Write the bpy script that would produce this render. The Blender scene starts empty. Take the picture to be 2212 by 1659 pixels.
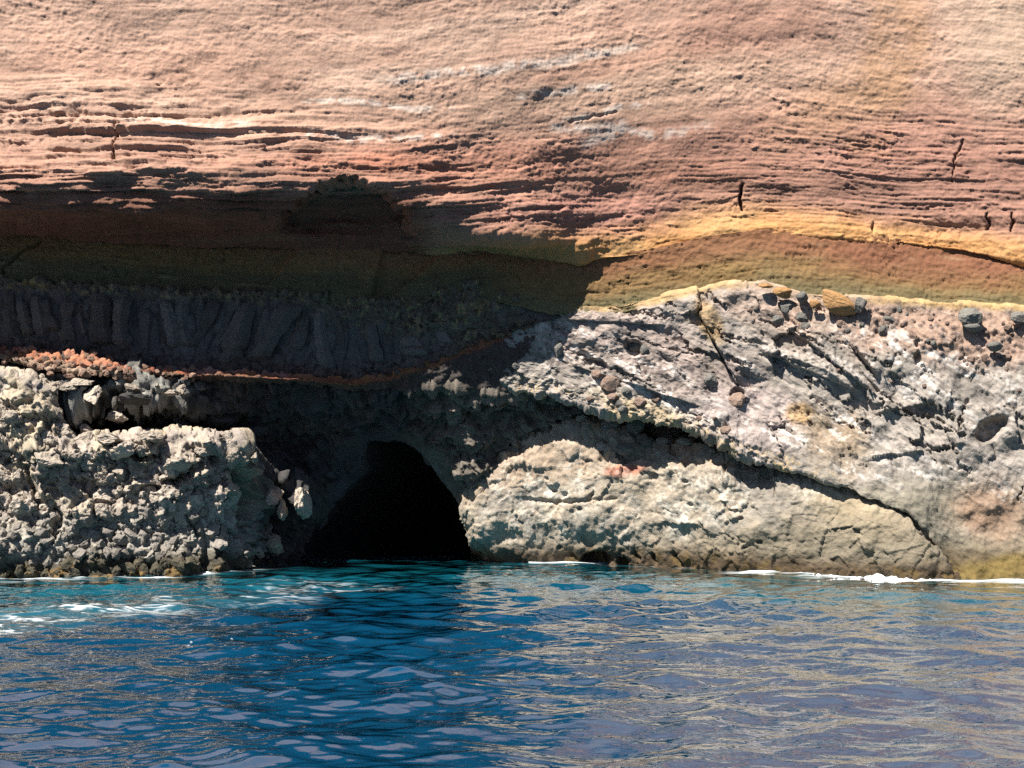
import bpy, math, random
import numpy as np
from mathutils import Vector, Matrix

# ------------------------------------------------------------------ camera, sky, sun, exposure
sc = bpy.context.scene
F = 3110.0            # focal length in plan units (frame = 2212 x 1659 units)
CAMH = 4.0            # eye height above the sea
HOR = 939.0           # row of the horizon
SUN_EL, SUN_AZ = math.radians(56.0), math.radians(46.0)   # azimuth: degrees to the left of straight behind the viewer

cam_d = bpy.data.cameras.new('camera')
cam_d.sensor_width = 36.0
cam_d.lens = F / 2212.0 * 36.0
cam_d.shift_y = (HOR - 829.5) / 2212.0
cam_d.clip_start = 0.1
cam_d.clip_end = 6000.0
cam = bpy.data.objects.new('camera', cam_d)
cam.location = (0, 0, CAMH)
cam.rotation_euler = (math.radians(90), 0, 0)
sc.collection.objects.link(cam)
sc.camera = cam

to_sun = Vector((-math.sin(SUN_AZ) * math.cos(SUN_EL), -math.cos(SUN_AZ) * math.cos(SUN_EL), math.sin(SUN_EL)))
world = bpy.data.worlds.new('World')
sc.world = world
world.use_nodes = True
wn = world.node_tree.nodes
sky = wn.new('ShaderNodeTexSky')
sky.sky_type = 'NISHITA'
sky.sun_disc = False
sky.air_density = 0.5
sky.dust_density = 0.3
sky.sun_elevation = SUN_EL
sky.sun_rotation = math.atan2(to_sun.x, to_sun.y)
bg = wn['Background']
bg.inputs['Strength'].default_value = 0.05
world.node_tree.links.new(sky.outputs[0], bg.inputs['Color'])

sun_d = bpy.data.lights.new('sun', 'SUN')
sun_d.energy = 5.0
sun_d.angle = math.radians(0.53)
sun_d.color = (1.0, 0.95, 0.87)
sun = bpy.data.objects.new('sun', sun_d)
sun.rotation_euler = to_sun.to_track_quat('Z', 'Y').to_euler()
sun.location = (-20, -20, 60)
sc.collection.objects.link(sun)

sc.view_settings.view_transform = 'Standard'
sc.view_settings.look = 'None'
sc.view_settings.gamma = 1.0
sc.view_settings.exposure = 1.38
sc.render.engine = 'CYCLES'
sc.cycles.use_denoising = False
sc.cycles.caustics_reflective = False
sc.cycles.caustics_refractive = False
sc.cycles.max_bounces = 6
sc.cycles.diffuse_bounces = 3

rnd = random.Random(7)
rs = np.random.RandomState(11)
f4 = np.float32

# ------------------------------------------------------------------ noise
_perm = rs.permutation(256)
_perm = np.concatenate([_perm, _perm, _perm]).astype(np.int32)
_g = rs.normal(size=(256, 3)); _g /= np.linalg.norm(_g, axis=1)[:, None]
_g = _g.astype(f4)


def perlin(x, y, z):
    x = np.asarray(x, f4); y = np.asarray(y, f4); z = np.asarray(z, f4)
    x, y, z = np.broadcast_arrays(x, y, z)
    xf = np.floor(x); yf = np.floor(y); zf = np.floor(z)
    xi = xf.astype(np.int32) & 255; yi = yf.astype(np.int32) & 255; zi = zf.astype(np.int32) & 255
    dx = x - xf; dy = y - yf; dz = z - zf
    u = dx * dx * dx * (dx * (dx * 6 - 15) + 10)
    v = dy * dy * dy * (dy * (dy * 6 - 15) + 10)
    w = dz * dz * dz * (dz * (dz * 6 - 15) + 10)
    out = np.zeros_like(dx)
    for i in (0, 1):
        a = _perm[xi + i]
        wx = u if i else 1 - u
        for j in (0, 1):
            b = _perm[a + yi + j]
            wy = wx * (v if j else 1 - v)
            for k in (0, 1):
                g = _g[_perm[b + zi + k]]
                out += (wy * (w if k else 1 - w)) * (g[..., 0] * (dx - i) + g[..., 1] * (dy - j) + g[..., 2] * (dz - k))
    return out * 1.5


def fbm(P, sc_, octv=4, gain=0.5, lac=2.07, st=(1, 1, 1), off=0.0):
    a = 1.0; s = 1.0 / sc_; out = 0; tot = 0
    for o in range(octv):
        out = out + a * perlin(P[..., 0] * s * st[0] + off + 17.3 * o, P[..., 1] * s * st[1] + off * 1.7 + 5.1 * o, P[..., 2] * s * st[2] + 9.7 * o - off)
        tot += a; a *= gain; s *= lac
    return out / tot * 1.4


def ridged(P, sc_, octv=4, gain=0.5, lac=2.1, st=(1, 1, 1), off=0.0):
    a = 1.0; s = 1.0 / sc_; out = 0; tot = 0
    for o in range(octv):
        n = perlin(P[..., 0] * s * st[0] + off + 31.3 * o, P[..., 1] * s * st[1] + off * 1.3 + 7.7 * o, P[..., 2] * s * st[2] + 3.9 * o - off)
        out = out + a * (1 - 2 * np.abs(n)); tot += a; a *= gain; s *= lac
    return out / tot


def worley(P, sc_, st=(1, 1, 1), off=0):
    """F1, F2 and a cell random value, cells in 3D."""
    q = P / sc_ * np.asarray(st, f4)
    shape = q.shape[:-1]
    q = q.reshape(-1, 3).astype(f4)
    base = np.floor(q).astype(np.int32)
    f1 = np.full(len(q), 9, f4); f2 = np.full(len(q), 9, f4); cid = np.zeros(len(q), np.int32)
    for i in (-1, 0, 1):
        for j in (-1, 0, 1):
            for k in (-1, 0, 1):
                c = base + np.array((i, j, k), np.int32)
                h = _perm[_perm[_perm[(c[:, 0] + off) & 255] + (c[:, 1] & 255)] + (c[:, 2] & 255)]
                jit = (_g[h] * 0.45 + 0.5)
                d = c + jit - q
                d = np.sqrt((d * d).sum(1))
                m = d < f1
                f2 = np.where(m, f1, np.minimum(f2, d))
                f1 = np.where(m, d, f1)
                cid = np.where(m, h, cid)
    return f1.reshape(shape), f2.reshape(shape), (cid / 255.0).astype(f4).reshape(shape)


def sstep(a, b, x):
    t = np.clip((x - a) / (b - a), 0, 1)
    return t * t * (3 - 2 * t)


def mix(a, b, w):
    w = np.asarray(w)[..., None]
    return a * (1 - w) + b * w


ALB = 0.52
SAT = 1.0


def C(r, g, b):
    """an sRGB triple as the linear base colour of the rock"""
    c = np.array((r, g, b), float) / 255.0
    c = np.where(c <= 0.04045, c / 12.92, ((c + 0.055) / 1.055) ** 2.4)
    c = c * ALB
    g = float(c @ np.array((.3, .59, .11)))
    return (g + (c - g) * SAT).astype(f4)


def unproj(px, py, Y):
    px = np.asarray(px, float); py = np.asarray(py, float); Y = np.asarray(Y, float)
    return np.stack([(px - 1106.0) / F * Y, Y, CAMH + (HOR - py) / F * Y], -1)


def seg_dist(PX, PY, pts):
    """distance to a polyline, in plan units, and the fraction along it"""
    best = np.full(PX.shape, 1e9, f4); frac = np.zeros(PX.shape, f4)
    n = len(pts) - 1
    for k in range(n):
        x0, y0 = pts[k]; x1, y1 = pts[k + 1]
        dx, dy = x1 - x0, y1 - y0
        t = np.clip(((PX - x0) * dx + (PY - y0) * dy) / (dx * dx + dy * dy), 0, 1)
        d = np.hypot(PX - x0 - t * dx, PY - y0 - t * dy)
        m = d < best
        best = np.where(m, d, best); frac = np.where(m, (k + t) / n, frac)
    return best, frac


def blob(PX, PY, cx, cy, rx, ry, ang=0.0, soft=0.5, nz=0):
    a = math.radians(ang)
    u = ((PX - cx) * math.cos(a) + (PY - cy) * math.sin(a)) / rx
    v = (-(PX - cx) * math.sin(a) + (PY - cy) * math.cos(a)) / ry
    r = np.sqrt(u * u + v * v) + nz
    return 1 - sstep(1 - soft, 1 + soft, r)


def inside(PX, PY, poly):
    res = np.zeros(PX.shape, bool)
    n = len(poly)
    for k in range(n):
        x0, y0 = poly[k]; x1, y1 = poly[(k + 1) % n]
        if y0 == y1: continue
        c = ((y0 > PY) != (y1 > PY)) & (PX < (x1 - x0) * (PY - y0) / (y1 - y0) + x0)
        res ^= c
    return res


# ------------------------------------------------------------------ materials
def new_mat(name):
    m = bpy.data.materials.new(name); m.use_nodes = True
    nt = m.node_tree; b = nt.nodes['Principled BSDF']
    return m, nt, b


def rock_mat(name, fine=30.0, bump=0.5, dist=0.03, var=0.25, rough=0.92, attr=True, base=None, rand=0.0):
    m, nt, b = new_mat(name)
    N = nt.nodes.new; L = nt.links.new
    tc = N('ShaderNodeTexCoord')
    n1 = N('ShaderNodeTexNoise'); n1.inputs['Scale'].default_value = fine; n1.inputs['Detail'].default_value = 5; n1.inputs['Roughness'].default_value = 0.65
    n2 = N('ShaderNodeTexNoise'); n2.inputs['Scale'].default_value = fine * 0.22; n2.inputs['Detail'].default_value = 4
    L(tc.outputs['Object'], n1.inputs['Vector']); L(tc.outputs['Object'], n2.inputs['Vector'])
    ad = N('ShaderNodeMath'); ad.operation = 'ADD'; L(n1.outputs[0], ad.inputs[0]); L(n2.outputs[0], ad.inputs[1])
    mr = N('ShaderNodeMapRange'); mr.inputs[1].default_value = 0.6; mr.inputs[2].default_value = 1.4
    mr.inputs[3].default_value = 1 - var; mr.inputs[4].default_value = 1 + var
    L(ad.outputs[0], mr.inputs[0])
    mul = N('ShaderNodeVectorMath'); mul.operation = 'SCALE'
    if attr:
        at = N('ShaderNodeAttribute'); at.attribute_name = 'Col'
        L(at.outputs['Color'], mul.inputs[0])
    else:
        mul.inputs[0].default_value = tuple(float(v) for v in base)
    if rand:
        oi = N('ShaderNodeObjectInfo')
        r2 = N('ShaderNodeMapRange'); r2.inputs[3].default_value = 1 - rand; r2.inputs[4].default_value = 1 + rand
        L(oi.outputs['Random'], r2.inputs[0])
        mm = N('ShaderNodeMath'); mm.operation = 'MULTIPLY'
        L(mr.outputs[0], mm.inputs[0]); L(r2.outputs[0], mm.inputs[1])
        L(mm.outputs[0], mul.inputs['Scale'])
    else:
        L(mr.outputs[0], mul.inputs['Scale'])
    L(mul.outputs[0], b.inputs['Base Color'])
    bp = N('ShaderNodeBump'); bp.inputs['Strength'].default_value = bump; bp.inputs['Distance'].default_value = dist
    L(ad.outputs[0], bp.inputs['Height']); L(bp.outputs[0], b.inputs['Normal'])
    b.inputs['Roughness'].default_value = rough
    b.inputs['Specular IOR Level'].default_value = 0.25
    return m


M_TUFF = rock_mat('tuff', 22, 0.45, 0.03, 0.15)
M_OLIVE = rock_mat('fine_tuff', 26, 0.8, 0.03, 0.2)
M_BASALT = rock_mat('basalt', 18, 0.6, 0.03, 0.25)
M_LAVA = rock_mat('lava_rock', 20, 0.8, 0.04, 0.22)
M_SALT = rock_mat('salt_crusted_rock', 22, 0.7, 0.035, 0.2)

# ------------------------------------------------------------------ mesh building
col = sc.collection


def link(o, parent=None):
    col.objects.link(o)
    if parent is not None: o.parent = parent
    return o


def empty(name, loc=(0, 0, 0)):
    e = bpy.data.objects.new(name, None); e.location = loc
    col.objects.link(e); return e


def tag(o, label=None, cat=None, group=None, kind=None):
    if label: o['label'] = label
    if cat: o['category'] = cat
    if group: o['group'] = group
    if kind: o['kind'] = kind
    return o


def grid_mesh(name, P, colr=None, mat=None, mask=None, parent=None, extra=None, smooth=True):
    R, Cc = P.shape[:2]
    me = bpy.data.meshes.new(name)
    idx = np.arange(R * Cc, dtype=np.int32).reshape(R, Cc)
    q = np.stack([idx[:-1, :-1], idx[1:, :-1], idx[1:, 1:], idx[:-1, 1:]], -1).reshape(-1, 4)
    if mask is not None: q = q[mask.reshape(-1)]
    V = P.reshape(-1, 3).astype(f4)
    me.vertices.add(len(V)); me.vertices.foreach_set('co', V.ravel())
    me.loops.add(q.size); me.loops.foreach_set('vertex_index', q.ravel())
    me.polygons.add(len(q))
    me.polygons.foreach_set('loop_start', np.arange(0, q.size, 4, dtype=np.int32))
    me.polygons.foreach_set('loop_total', np.full(len(q), 4, np.int32))
    me.polygons.foreach_set('use_smooth', np.full(len(q), smooth, bool))
    me.update(calc_edges=True)
    if colr is not None:
        a = me.color_attributes.new('Col', 'FLOAT_COLOR', 'POINT')
        c4 = np.ones((len(V), 4), f4); c4[:, :3] = np.clip(colr.reshape(-1, 3), 0.0004, 0.9)
        a.data.foreach_set('color', c4.ravel())
    if extra:
        for k, v in extra.items():
            a = me.attributes.new(k, 'FLOAT', 'POINT'); a.data.foreach_set('value', v.ravel().astype(f4))
    if mat: me.materials.append(mat)
    o = bpy.data.objects.new(name, me)
    return link(o, parent)


def normals(P):
    du = np.gradient(P, axis=1); dv = np.gradient(P, axis=0)
    n = np.cross(du, dv)
    n /= np.maximum(np.linalg.norm(n, axis=-1, keepdims=True), 1e-9)
    view = P - np.array((0, 0, CAMH))
    flip = np.median((n * view).sum(-1)) > 0
    return -n if flip else n


def table(xs, ts, tab, PX, T, smooth_c=0):
    """bilinear table lookup: rows = ts stations, columns = xs stations"""
    tab = np.asarray(tab, float)
    x = PX[0]
    rows = np.stack([np.interp(x, xs, tab[r]) for r in range(len(ts))])     # stations x columns
    if smooth_c:
        k = np.hanning(smooth_c * 2 + 3); k /= k.sum()
        pad = smooth_c + 1
        rows = np.stack([np.convolve(np.pad(r, pad, 'edge'), k, 'valid') for r in rows])
    out = np.empty(PX.shape)
    for c in range(PX.shape[1]):
        out[:, c] = np.interp(T[:, c], ts, rows[:, c])
    return out


def vsmooth(A, n):
    if n <= 0: return A
    k = np.hanning(n * 2 + 3); k /= k.sum(); pad = n + 1
    B = np.pad(A, ((pad, pad), (0, 0)), 'edge')
    out = np.zeros_like(A)
    for i, w in enumerate(k):
        out += w * B[i:i + A.shape[0]]
    return out


def curl(px, PY, Y, top=(), bot=()):
    """rows that turn back into the rock above and below the strip, at constant height"""
    PXs = np.broadcast_to(px, PY.shape)
    z0 = lambda r: CAMH + (HOR - PY[r]) / F * Y[r]
    rows_t = []; rows_b = []
    for d in top:
        y = Y[0] + d; z = z0(0) + 0.12 * d; rows_t.append((HOR - (z - CAMH) * F / y, y))
    for d in bot:
        y = Y[-1] + d; z = z0(-1) + 0.10 * d; rows_b.append((HOR - (z - CAMH) * F / y, y))
    PYn = np.vstack([r[0] for r in rows_t[::-1]] + [PY] + [r[0] for r in rows_b]) if (rows_t or rows_b) else PY
    Yn = np.vstack([r[1] for r in rows_t[::-1]] + [Y] + [r[1] for r in rows_b]) if (rows_t or rows_b) else Y
    return np.broadcast_to(px, PYn.shape).copy(), PYn, Yn, len(rows_t)


def cols(x0, x1, step, left=None, right=None):
    a = np.arange(x0, x1 + 0.1, step)
    if left is not None:
        n = 36; a = np.concatenate([x0 - (np.linspace(1, 0, n, endpoint=False) ** 1.8) * (x0 - left), a])
    if right is not None:
        n = 36; a = np.concatenate([a, x1 + (np.linspace(0, 1, n + 1)[1:] ** 1.8) * (right - x1)])
    return a


def wig(x, amp, sc_, seed=0, octv=3):
    p = np.stack([np.asarray(x, float) / sc_, np.zeros(len(x)) + seed * 3.3, np.zeros(len(x)) + seed], -1)
    return amp * fbm(p, 1.0, octv)


def curve(pts):
    pts = np.array(pts, float)
    return lambda x: np.interp(x, pts[:, 0], pts[:, 1])


# ------------------------------------------------------------------ strata boundaries (plan units)
B1 = curve([(0, 508), (250, 522), (600, 545), (850, 547), (1050, 550), (1230, 563), (1350, 557), (1430, 543), (1530, 520), (1650, 507), (1800, 512), (1900, 524), (2100, 546), (2212, 563)])
B2 = curve([(0, 606), (100, 612), (250, 622), (400, 632), (560, 636), (700, 641), (800, 657), (900, 650), (960, 625), (1020, 610), (1060, 636), (1130, 655), (1190, 668), (1300, 668), (1400, 655), (1480, 640), (1560, 622), (1650, 616), (1740, 640), (1880, 650), (2000, 660), (2212, 667)])
B3 = curve([(0, 752), (100, 764), (200, 770), (240, 785), (350, 802), (500, 806), (650, 816), (760, 826), (850, 810), (950, 780), (1000, 757), (1060, 735), (1110, 715), (1190, 688)])
B4 = curve([(0, 778), (100, 800), (240, 812), (350, 822), (500, 826), (650, 832), (790, 846), (950, 836), (1100, 846), (1200, 858)])
B5 = curve([(1000, 768), (1050, 800), (1110, 842), (1200, 852), (1290, 885), (1400, 905), (1500, 925), (1560, 945), (1600, 985), (1650, 1002), (1750, 1022), (1850, 1066), (1960, 1106), (2000, 1145), (2060, 1236), (2100, 1262)])
B6 = curve([(980, 1085), (1000, 1005), (1060, 962), (1130, 937), (1230, 910), (1330, 915), (1420, 950), (1500, 955), (1560, 978), (1640, 1008), (1750, 1022), (1850, 1064), (1960, 1104), (2000, 1143), (2060, 1234), (2100, 1262)])
B8 = curve([(-200, 800), (0, 806), (60, 815), (105, 842), (132, 905), (160, 958), (200, 950), (300, 938), (450, 940), (520, 950), (560, 1000), (600, 1035), (660, 1050), (720, 1090)])
WL = curve([(-400, 1262), (0, 1252), (200, 1246), (400, 1239), (550, 1229), (700, 1222), (1000, 1216), (1200, 1216), (1400, 1221), (1550, 1231), (1750, 1241), (2000, 1251), (2100, 1250), (2212, 1251), (2600, 1262)])


def wl_depth(x):
    return F * CAMH / (WL(x) - HOR)


def xm(px): return (px - 1106.0) / 69.1


cliff = empty('cliff', (0, 44, 0))
cliff.location = (0, 0, 0)
tag(cliff, kind='structure', label='layered volcanic sea cliff of red tuff over dark basalt with a sea cave')

# ---------------------------------------------------------------- red tuff upper face
def build_red_tuff():
    px = cols(-80, 2292, 2.2, -2600, 4800)
    pys = np.concatenate([-1500 + (np.linspace(0, 1, 46, endpoint=False) ** 0.6) * 1440, np.arange(-60, 300, 2.3)])
    b1 = B1(px) + wig(px, 4, 60, 1)
    low = np.linspace(300, 1, 2)[0]
    nlow = 116
    T = np.linspace(0, 1, nlow)[:, None]
    PYl = 300 + (b1[None] - 300) * T
    PY = np.vstack([np.repeat(pys[:, None], len(px), 1), PYl])
    PX = np.broadcast_to(px, PY.shape)
    # fractional row: 0 at row 300, 1 at the base
    V = np.where(PY < 300, PY - 300, 300 * (PY - 300) / np.maximum(b1[None] - 300, 1))   # base at +300
    xs = [-2600, -400, 0, 250, 500, 700, 830, 940, 1030, 1130, 1200, 1245, 1330, 1500, 1700, 1950, 2212, 2600, 4800]
    vs = [-2600, -700, -300, -150, -50, 0, 60, 100, 135, 170, 205, 225, 245, 258, 272, 300]
    left0 = [47.5, 43.2, 42.1, 41.6, 41.2, 40.95, 40.6, 40.35, 40.4, 40.5, 40.75, 41.2, 42.2, 43.0, 43.6, 44.1]
    left1 = [47.5, 43.2, 42.1, 41.6, 41.25, 41.0, 40.7, 40.5, 40.5, 40.65, 41.0, 41.5, 42.5, 43.2, 43.7, 44.2]
    mid0 = [48.0, 43.6, 42.3, 41.8, 41.5, 41.3, 41.05, 40.95, 41.0, 41.2, 41.6, 42.1, 42.9, 43.4, 43.8, 44.2]
    mid1 = [48.2, 43.9, 42.6, 42.1, 41.8, 41.65, 41.5, 41.45, 41.45, 41.5, 41.6, 41.75, 42.7, 43.4, 43.8, 44.2]
    mid2 = [48.4, 44.2, 43.0, 42.4, 42.1, 42.0, 41.9, 41.85, 41.85, 41.85, 41.85, 41.9, 42.05, 43.0, 43.7, 44.2]
    mid3 = [48.6, 44.6, 43.4, 42.8, 42.5, 42.4, 42.35, 42.3, 42.3, 42.3, 42.3, 42.3, 42.35, 42.5, 43.4, 44.15]
    mid4 = [48.7, 44.9, 43.8, 43.2, 43.0, 42.9, 42.85, 42.8, 42.8, 42.8, 42.8, 42.8, 42.8, 42.85, 43.3, 43.8]
    mid5 = [48.7, 45.0, 44.0, 43.5, 43.3, 43.25, 43.2, 43.2, 43.25, 43.25, 43.25, 43.25, 43.25, 43.25, 43.3, 43.5]
    mid6 = [48.6, 45.0, 44.05, 43.7, 43.55, 43.5, 43.45, 43.5, 43.55, 43.55, 43.55, 43.5, 43.5, 43.5, 43.5, 43.55]
    r0 = [48.4, 44.9, 44.0, 43.7, 43.6, 43.6, 43.6, 43.6, 43.65, 43.65, 43.65, 43.6, 43.6, 43.55, 43.5, 43.5]
    r1 = [48.0, 44.6, 43.8, 43.5, 43.4, 43.35, 43.3, 43.3, 43.3, 43.3, 43.3, 43.25, 43.2, 43.2, 43.15, 43.15]
    r2 = [47.6, 44.2, 43.4, 43.1, 42.95, 42.9, 42.85, 42.8, 42.8, 42.8, 42.8, 42.8, 42.75, 42.7, 42.65, 42.65]
    r3 = [47.0, 43.5, 42.6, 42.3, 42.15, 42.1, 42.05, 42.0, 41.95, 41.9, 41.9, 41.9, 41.85, 41.8, 41.75, 41.75]
    r4 = [46.2, 42.7, 41.8, 41.5, 41.35, 41.3, 41.25, 41.2, 41.15, 41.1, 41.05, 41.0, 41.0, 40.95, 40.9, 40.9]
    r5 = [45.5, 41.8, 40.8, 40.5, 40.4, 40.3, 40.25, 40.2, 40.15, 40.1, 40.1, 40.1, 40.1, 40.1, 40.1, 40.1]
    r6 = [44, 40, 39, 38.6, 38.4, 38.3, 38.2, 38.1, 38.0, 38.0, 38.0, 38, 38, 38, 38, 38]
    tab = np.array([[45.5, 42, 41, 40.5, 40.2, 40, 39.7, 39.4, 39.4, 40, 41, 41.5, 42, 42.5, 43, 43.6], left0, left0, left0, left1, mid0, mid0, mid1, mid2, mid3, mid4, mid5, mid6, r0, r1, r2, r3, r4, r5])
    vw = np.array([0, .5, .8, 1, 1, 1, 1, 1, 1, 1, 1, .8, .5, .2, 0, 0])
    tab = tab + np.array([0, .5, .5, .5, .52, .42, .45, .38, .32, .22, .1] + [0] * 8)[:, None] * vw
    Y = table(xs, vs, tab.T, PX, V, 22)
    Y = vsmooth(Y, 3)
    hz_ = .25 * perlin(PX / 45.0, PY / 40.0, 2.2 + 0 * PX)
    hol = blob(PX, PY - .00016 * (PX - 760) ** 2 * 22, 760, 452, 165, 62, 6, .2, .6 * hz_ + .12 * perlin(PX / 14.0, PY / 9.0, 4.2 + 0 * PX))
    Y = Y + 1.5 * hol * sstep(520, 470, PY)
    PX, PY, Y, k = curl(px, PY, Y, bot=(0.08, 0.2, 0.4, 0.8, 1.4))
    V = np.vstack([V, np.repeat(V[-1:], 5, 0)])
    P0 = unproj(PX, PY, Y)
    N = normals(P0)
    # bedding coordinate: metres, follows the dip of the beds
    dip = np.interp(px, [0, 850, 1450, 1650, 1900, 2212], [0, 0, -75, -85, -60, -40])
    H = (PY - dip[None] * np.clip(1.15 - PY / 650.0, 0.2, 1.1)) / 69.1
    Q = np.stack([xm(PX), H, P0[..., 1]], -1)
    warp = fbm(Q, 3.0, 3, off=4) * 0.10
    Hs = H + warp
    def bed(sc_, off, sx=7.0):
        return perlin(xm(PX) / sx + off, Hs / sc_ + off * 2.3, P0[..., 1] * 0.05 + off)
    b_a = bed(0.55, 1.5); b_b = bed(0.22, 7.5, 4.0); b_c = bed(0.085, 13.5, 5.0)
    # how strongly bedded: strong low left and right, weak (granular) at the top
    bs = 0.13 + 0.85 * blob(PX, PY, 150, 360, 900, 150, 2) + 0.55 * blob(PX, PY, 1980, 370, 420, 150) + 0.6 * blob(PX, PY, 1050, 470, 300, 90)
    bs = bs * (0.6 + 0.5 * sstep(-0.3, 0.4, fbm(Q, 2.2, 2, off=9)))
    gran = 1.0 - 0.4 * np.clip(bs, 0, 1)
    n_l = fbm(Q, 3.2, 3, st=(0.7, 1.3, 1), off=2)
    n_m = fbm(Q, 0.55, 3, st=(0.7, 1.3, 1), off=5)
    n_f = fbm(Q, 0.17, 3, 0.6, st=(0.75, 1.2, 1), off=3)
    led = np.clip(b_a * 1.4, -0.6, 0.6) * 0.5 + np.clip(b_b * 1.6, -0.5, 0.5) * 0.5
    def ledges(period, off, am):
        ph_ = Hs / period + 0.35 * fbm(Q, 1.8, 2, st=(.35, .8, 1), off=off) + off
        fr_ = ph_ - np.floor(ph_)
        k_ = np.floor(ph_)
        pres = sstep(-.15, .35, perlin(xm(PX) / 1.7 + k_ * 7.7, k_ * 3.1 + off, .5 + 0 * Hs))
        return am * pres * (sstep(0, .8, fr_) * (1 - sstep(.86, .97, fr_)) - .3)
    zl = np.clip(.85 * blob(PX, PY, 150, 320, 700, 120, 3, .5) + .9 * blob(PX, PY, 250, 440, 520, 60, 3, .5) + .6 * blob(PX, PY, 1080, 455, 230, 60, 0, .5) + .22 * blob(PX, PY, 2000, 400, 360, 130, 0, .5) + .05, 0, 1.3)
    led2 = zl * (ledges(.62, 1.3, .19) + ledges(.27, 5.7, .10) + ledges(.12, 9.2, .05))
    d = led2 + 0.22 * n_l + 0.035 * n_m + 0.034 * gran * n_f * (.25 + 1.1 * sstep(-.25, .35, fbm(Q, 2.0, 3, st=(.4, 1.3, 1), off=74))) + 0.014 * fbm(Q, 0.075, 2, off=8) + bs * (0.12 * led + 0.045 * b_c)
    wf = .25 * np.stack([n_f, n_m, n_f], -1)
    k1, k2, kid = worley(Q * np.array((.45, 1.35, 1), f4) + .3 * wf, .17, off=71)
    kz = .35 + .65 * sstep(-.2, .3, fbm(Q, 1.6, 3, st=(.5, 1.2, 1), off=73))
    d += (.034 * (kid - .5) - .022 * sstep(.45, .9, k1)) * kz * (.5 + .8 * np.clip(bs, 0, 1))
    j1, j2, jid = worley(Q * np.array((.4, 1.2, 1), f4) + .5 * wf, .55, off=77)
    d += .05 * (jid - .5) * kz * (.35 + np.clip(bs, 0, 1))
    # hollows where slabs have dropped out
    holes = sstep(0.30, 0.5, fbm(Q, 1.1, 3, st=(0.45, 1.7, 1), off=21)) * np.clip(bs - 0.25, 0, 1)
    d -= 0.05 * holes
    # thin dropped-out slots along the beds
    slots = sstep(0.33, 0.5, perlin(xm(PX) / 0.9 + 3, Hs / 0.10, 0.5)) * np.clip(bs, 0, 1)
    d -= 0.07 * slots
    def carve(pts, w, dep, rough=1.0):
        dd, fr = seg_dist(PX + n_m * 10, PY + n_f * 5, pts)
        return dep * (1 - sstep(w * 0.3, w, dd)) * (0.6 + 0.4 * np.sin(fr * math.pi))
    for pts, w, dep in [([(1601, 398), (1601, 425), (1600, 452)], 4.5, 0.45), ([(247, 270), (246, 318), (243, 348)], 4, 0.25),
                        
                        ([(2080, 300), (2066, 345), (2058, 390)], 3, 0.18), ([(2184, 462), (2184, 500)], 4, 0.3), ([(2132, 462), (2130, 495)], 4, 0.25), ([(1885, 482), (1885, 500)], 4, 0.2),
                        
                        ([(1230, 265), (1330, 245)], 4, 0.08)]:
        d -= carve(pts, w, dep)
    # brick-like broken beds, right edge of the yellow band and left ledges
    for (cx, cy, rx, ry, dep) in [(370, 163, 45, 9, .22), (30, 235, 60, 18, .30), (135, 232, 30, 22, .25), (240, 245, 70, 22, .28), (420, 240, 130, 18, .22), (150, 291, 80, 8, .22), (30, 298, 50, 7, .28), (520, 335, 70, 9, .22), (300, 330, 40, 9, .2), (680, 352, 60, 8, .2),
                                  (2050, 492, 60, 8, .18), (1110, 410, 40, 14, .2), (940, 412, 50, 10, .2), (1130, 460, 70, 10, .15), (2100, 440, 110, 9, .15), (1580, 85, 60, 10, .12), (1740, 80, 30, 8, .14)]:
        d -= .22 * dep * blob(PX, PY + 14 * n_f, cx, cy, rx * 1.1, ry * 1.2, 0, 0.5, n_m * 0.8 + n_f * .5)
    # stub of yellow ash standing proud at the end of the overhang
    d += 0.16 * blob(PX, PY, 1256, 545, 20, 24, 30, 0.5, n_m * 0.7 + n_f * .4)
    P = P0 + N * d[..., None]
    # ---- colour of the rock, plus painted shade under the overhang
    wq = fbm(Q, 1.3, 4, off=31); wq2 = fbm(Q, 0.35, 3, off=35)
    Hw = H * 69.1 + 16 * wq
    c = np.broadcast_to(C(205, 163, 138), PX.shape + (3,)).copy()
    c = mix(c, C(213, 177, 152), sstep(0.0, 0.5, fbm(Q, 2.2, 3, st=(0.5, 1.4, 1), off=41)) * 0.7)
    c = mix(c, C(224, 170, 140), blob(PX, PY, 100, 150, 420, 60, 0, 0.8, wq * 0.6) * 0.55)
    c = mix(c, C(200, 150, 124), sstep(190, 330, Hw) * 0.75)
    c = mix(c, C(188, 134, 108), sstep(310, 420, Hw) * 0.7)
    c = mix(c, C(208, 162, 134), blob(PX, PY, 620, 250, 420, 60, 0, 0.8, wq * .6) * 0.5)
    c = mix(c, C(208, 132, 100), blob(PX, PY, 1010, 350, 360, 52, 0, 0.7, wq * 0.8) * 0.5)
    c = mix(c, C(205, 122, 86), blob(PX, PY, 830, 352, 110, 16, 3, 0.6, wq * 0.8) * 0.4)
    c = mix(c, C(204, 166, 138), blob(PX, PY, 1420, 170, 420, 80, -8, 0.7, wq * 0.5) * 0.6)
    c = mix(c, C(188, 138, 114), blob(PX, PY, 1330, 140, 260, 24, -11, 0.5, wq * 0.5) * 0.55)
    c = mix(c, C(186, 134, 110), blob(PX, PY, 1560, 330, 360, 60, -4, 0.7, wq * .7) * 0.75)
    c = mix(c, C(198, 134, 104), blob(PX, PY, 1500, 380, 260, 26, -3, 0.7, wq * .7) * 0.5)
    c = mix(c, C(178, 128, 108), blob(PX, PY, 2010, 350, 380, 130, 0, 0.6, wq * .5) * 0.8)
    c = mix(c, C(186, 136, 114), blob(PX, PY, 1650, 60, 240, 60, 0, 0.7, wq * .6) * 0.7)
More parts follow.
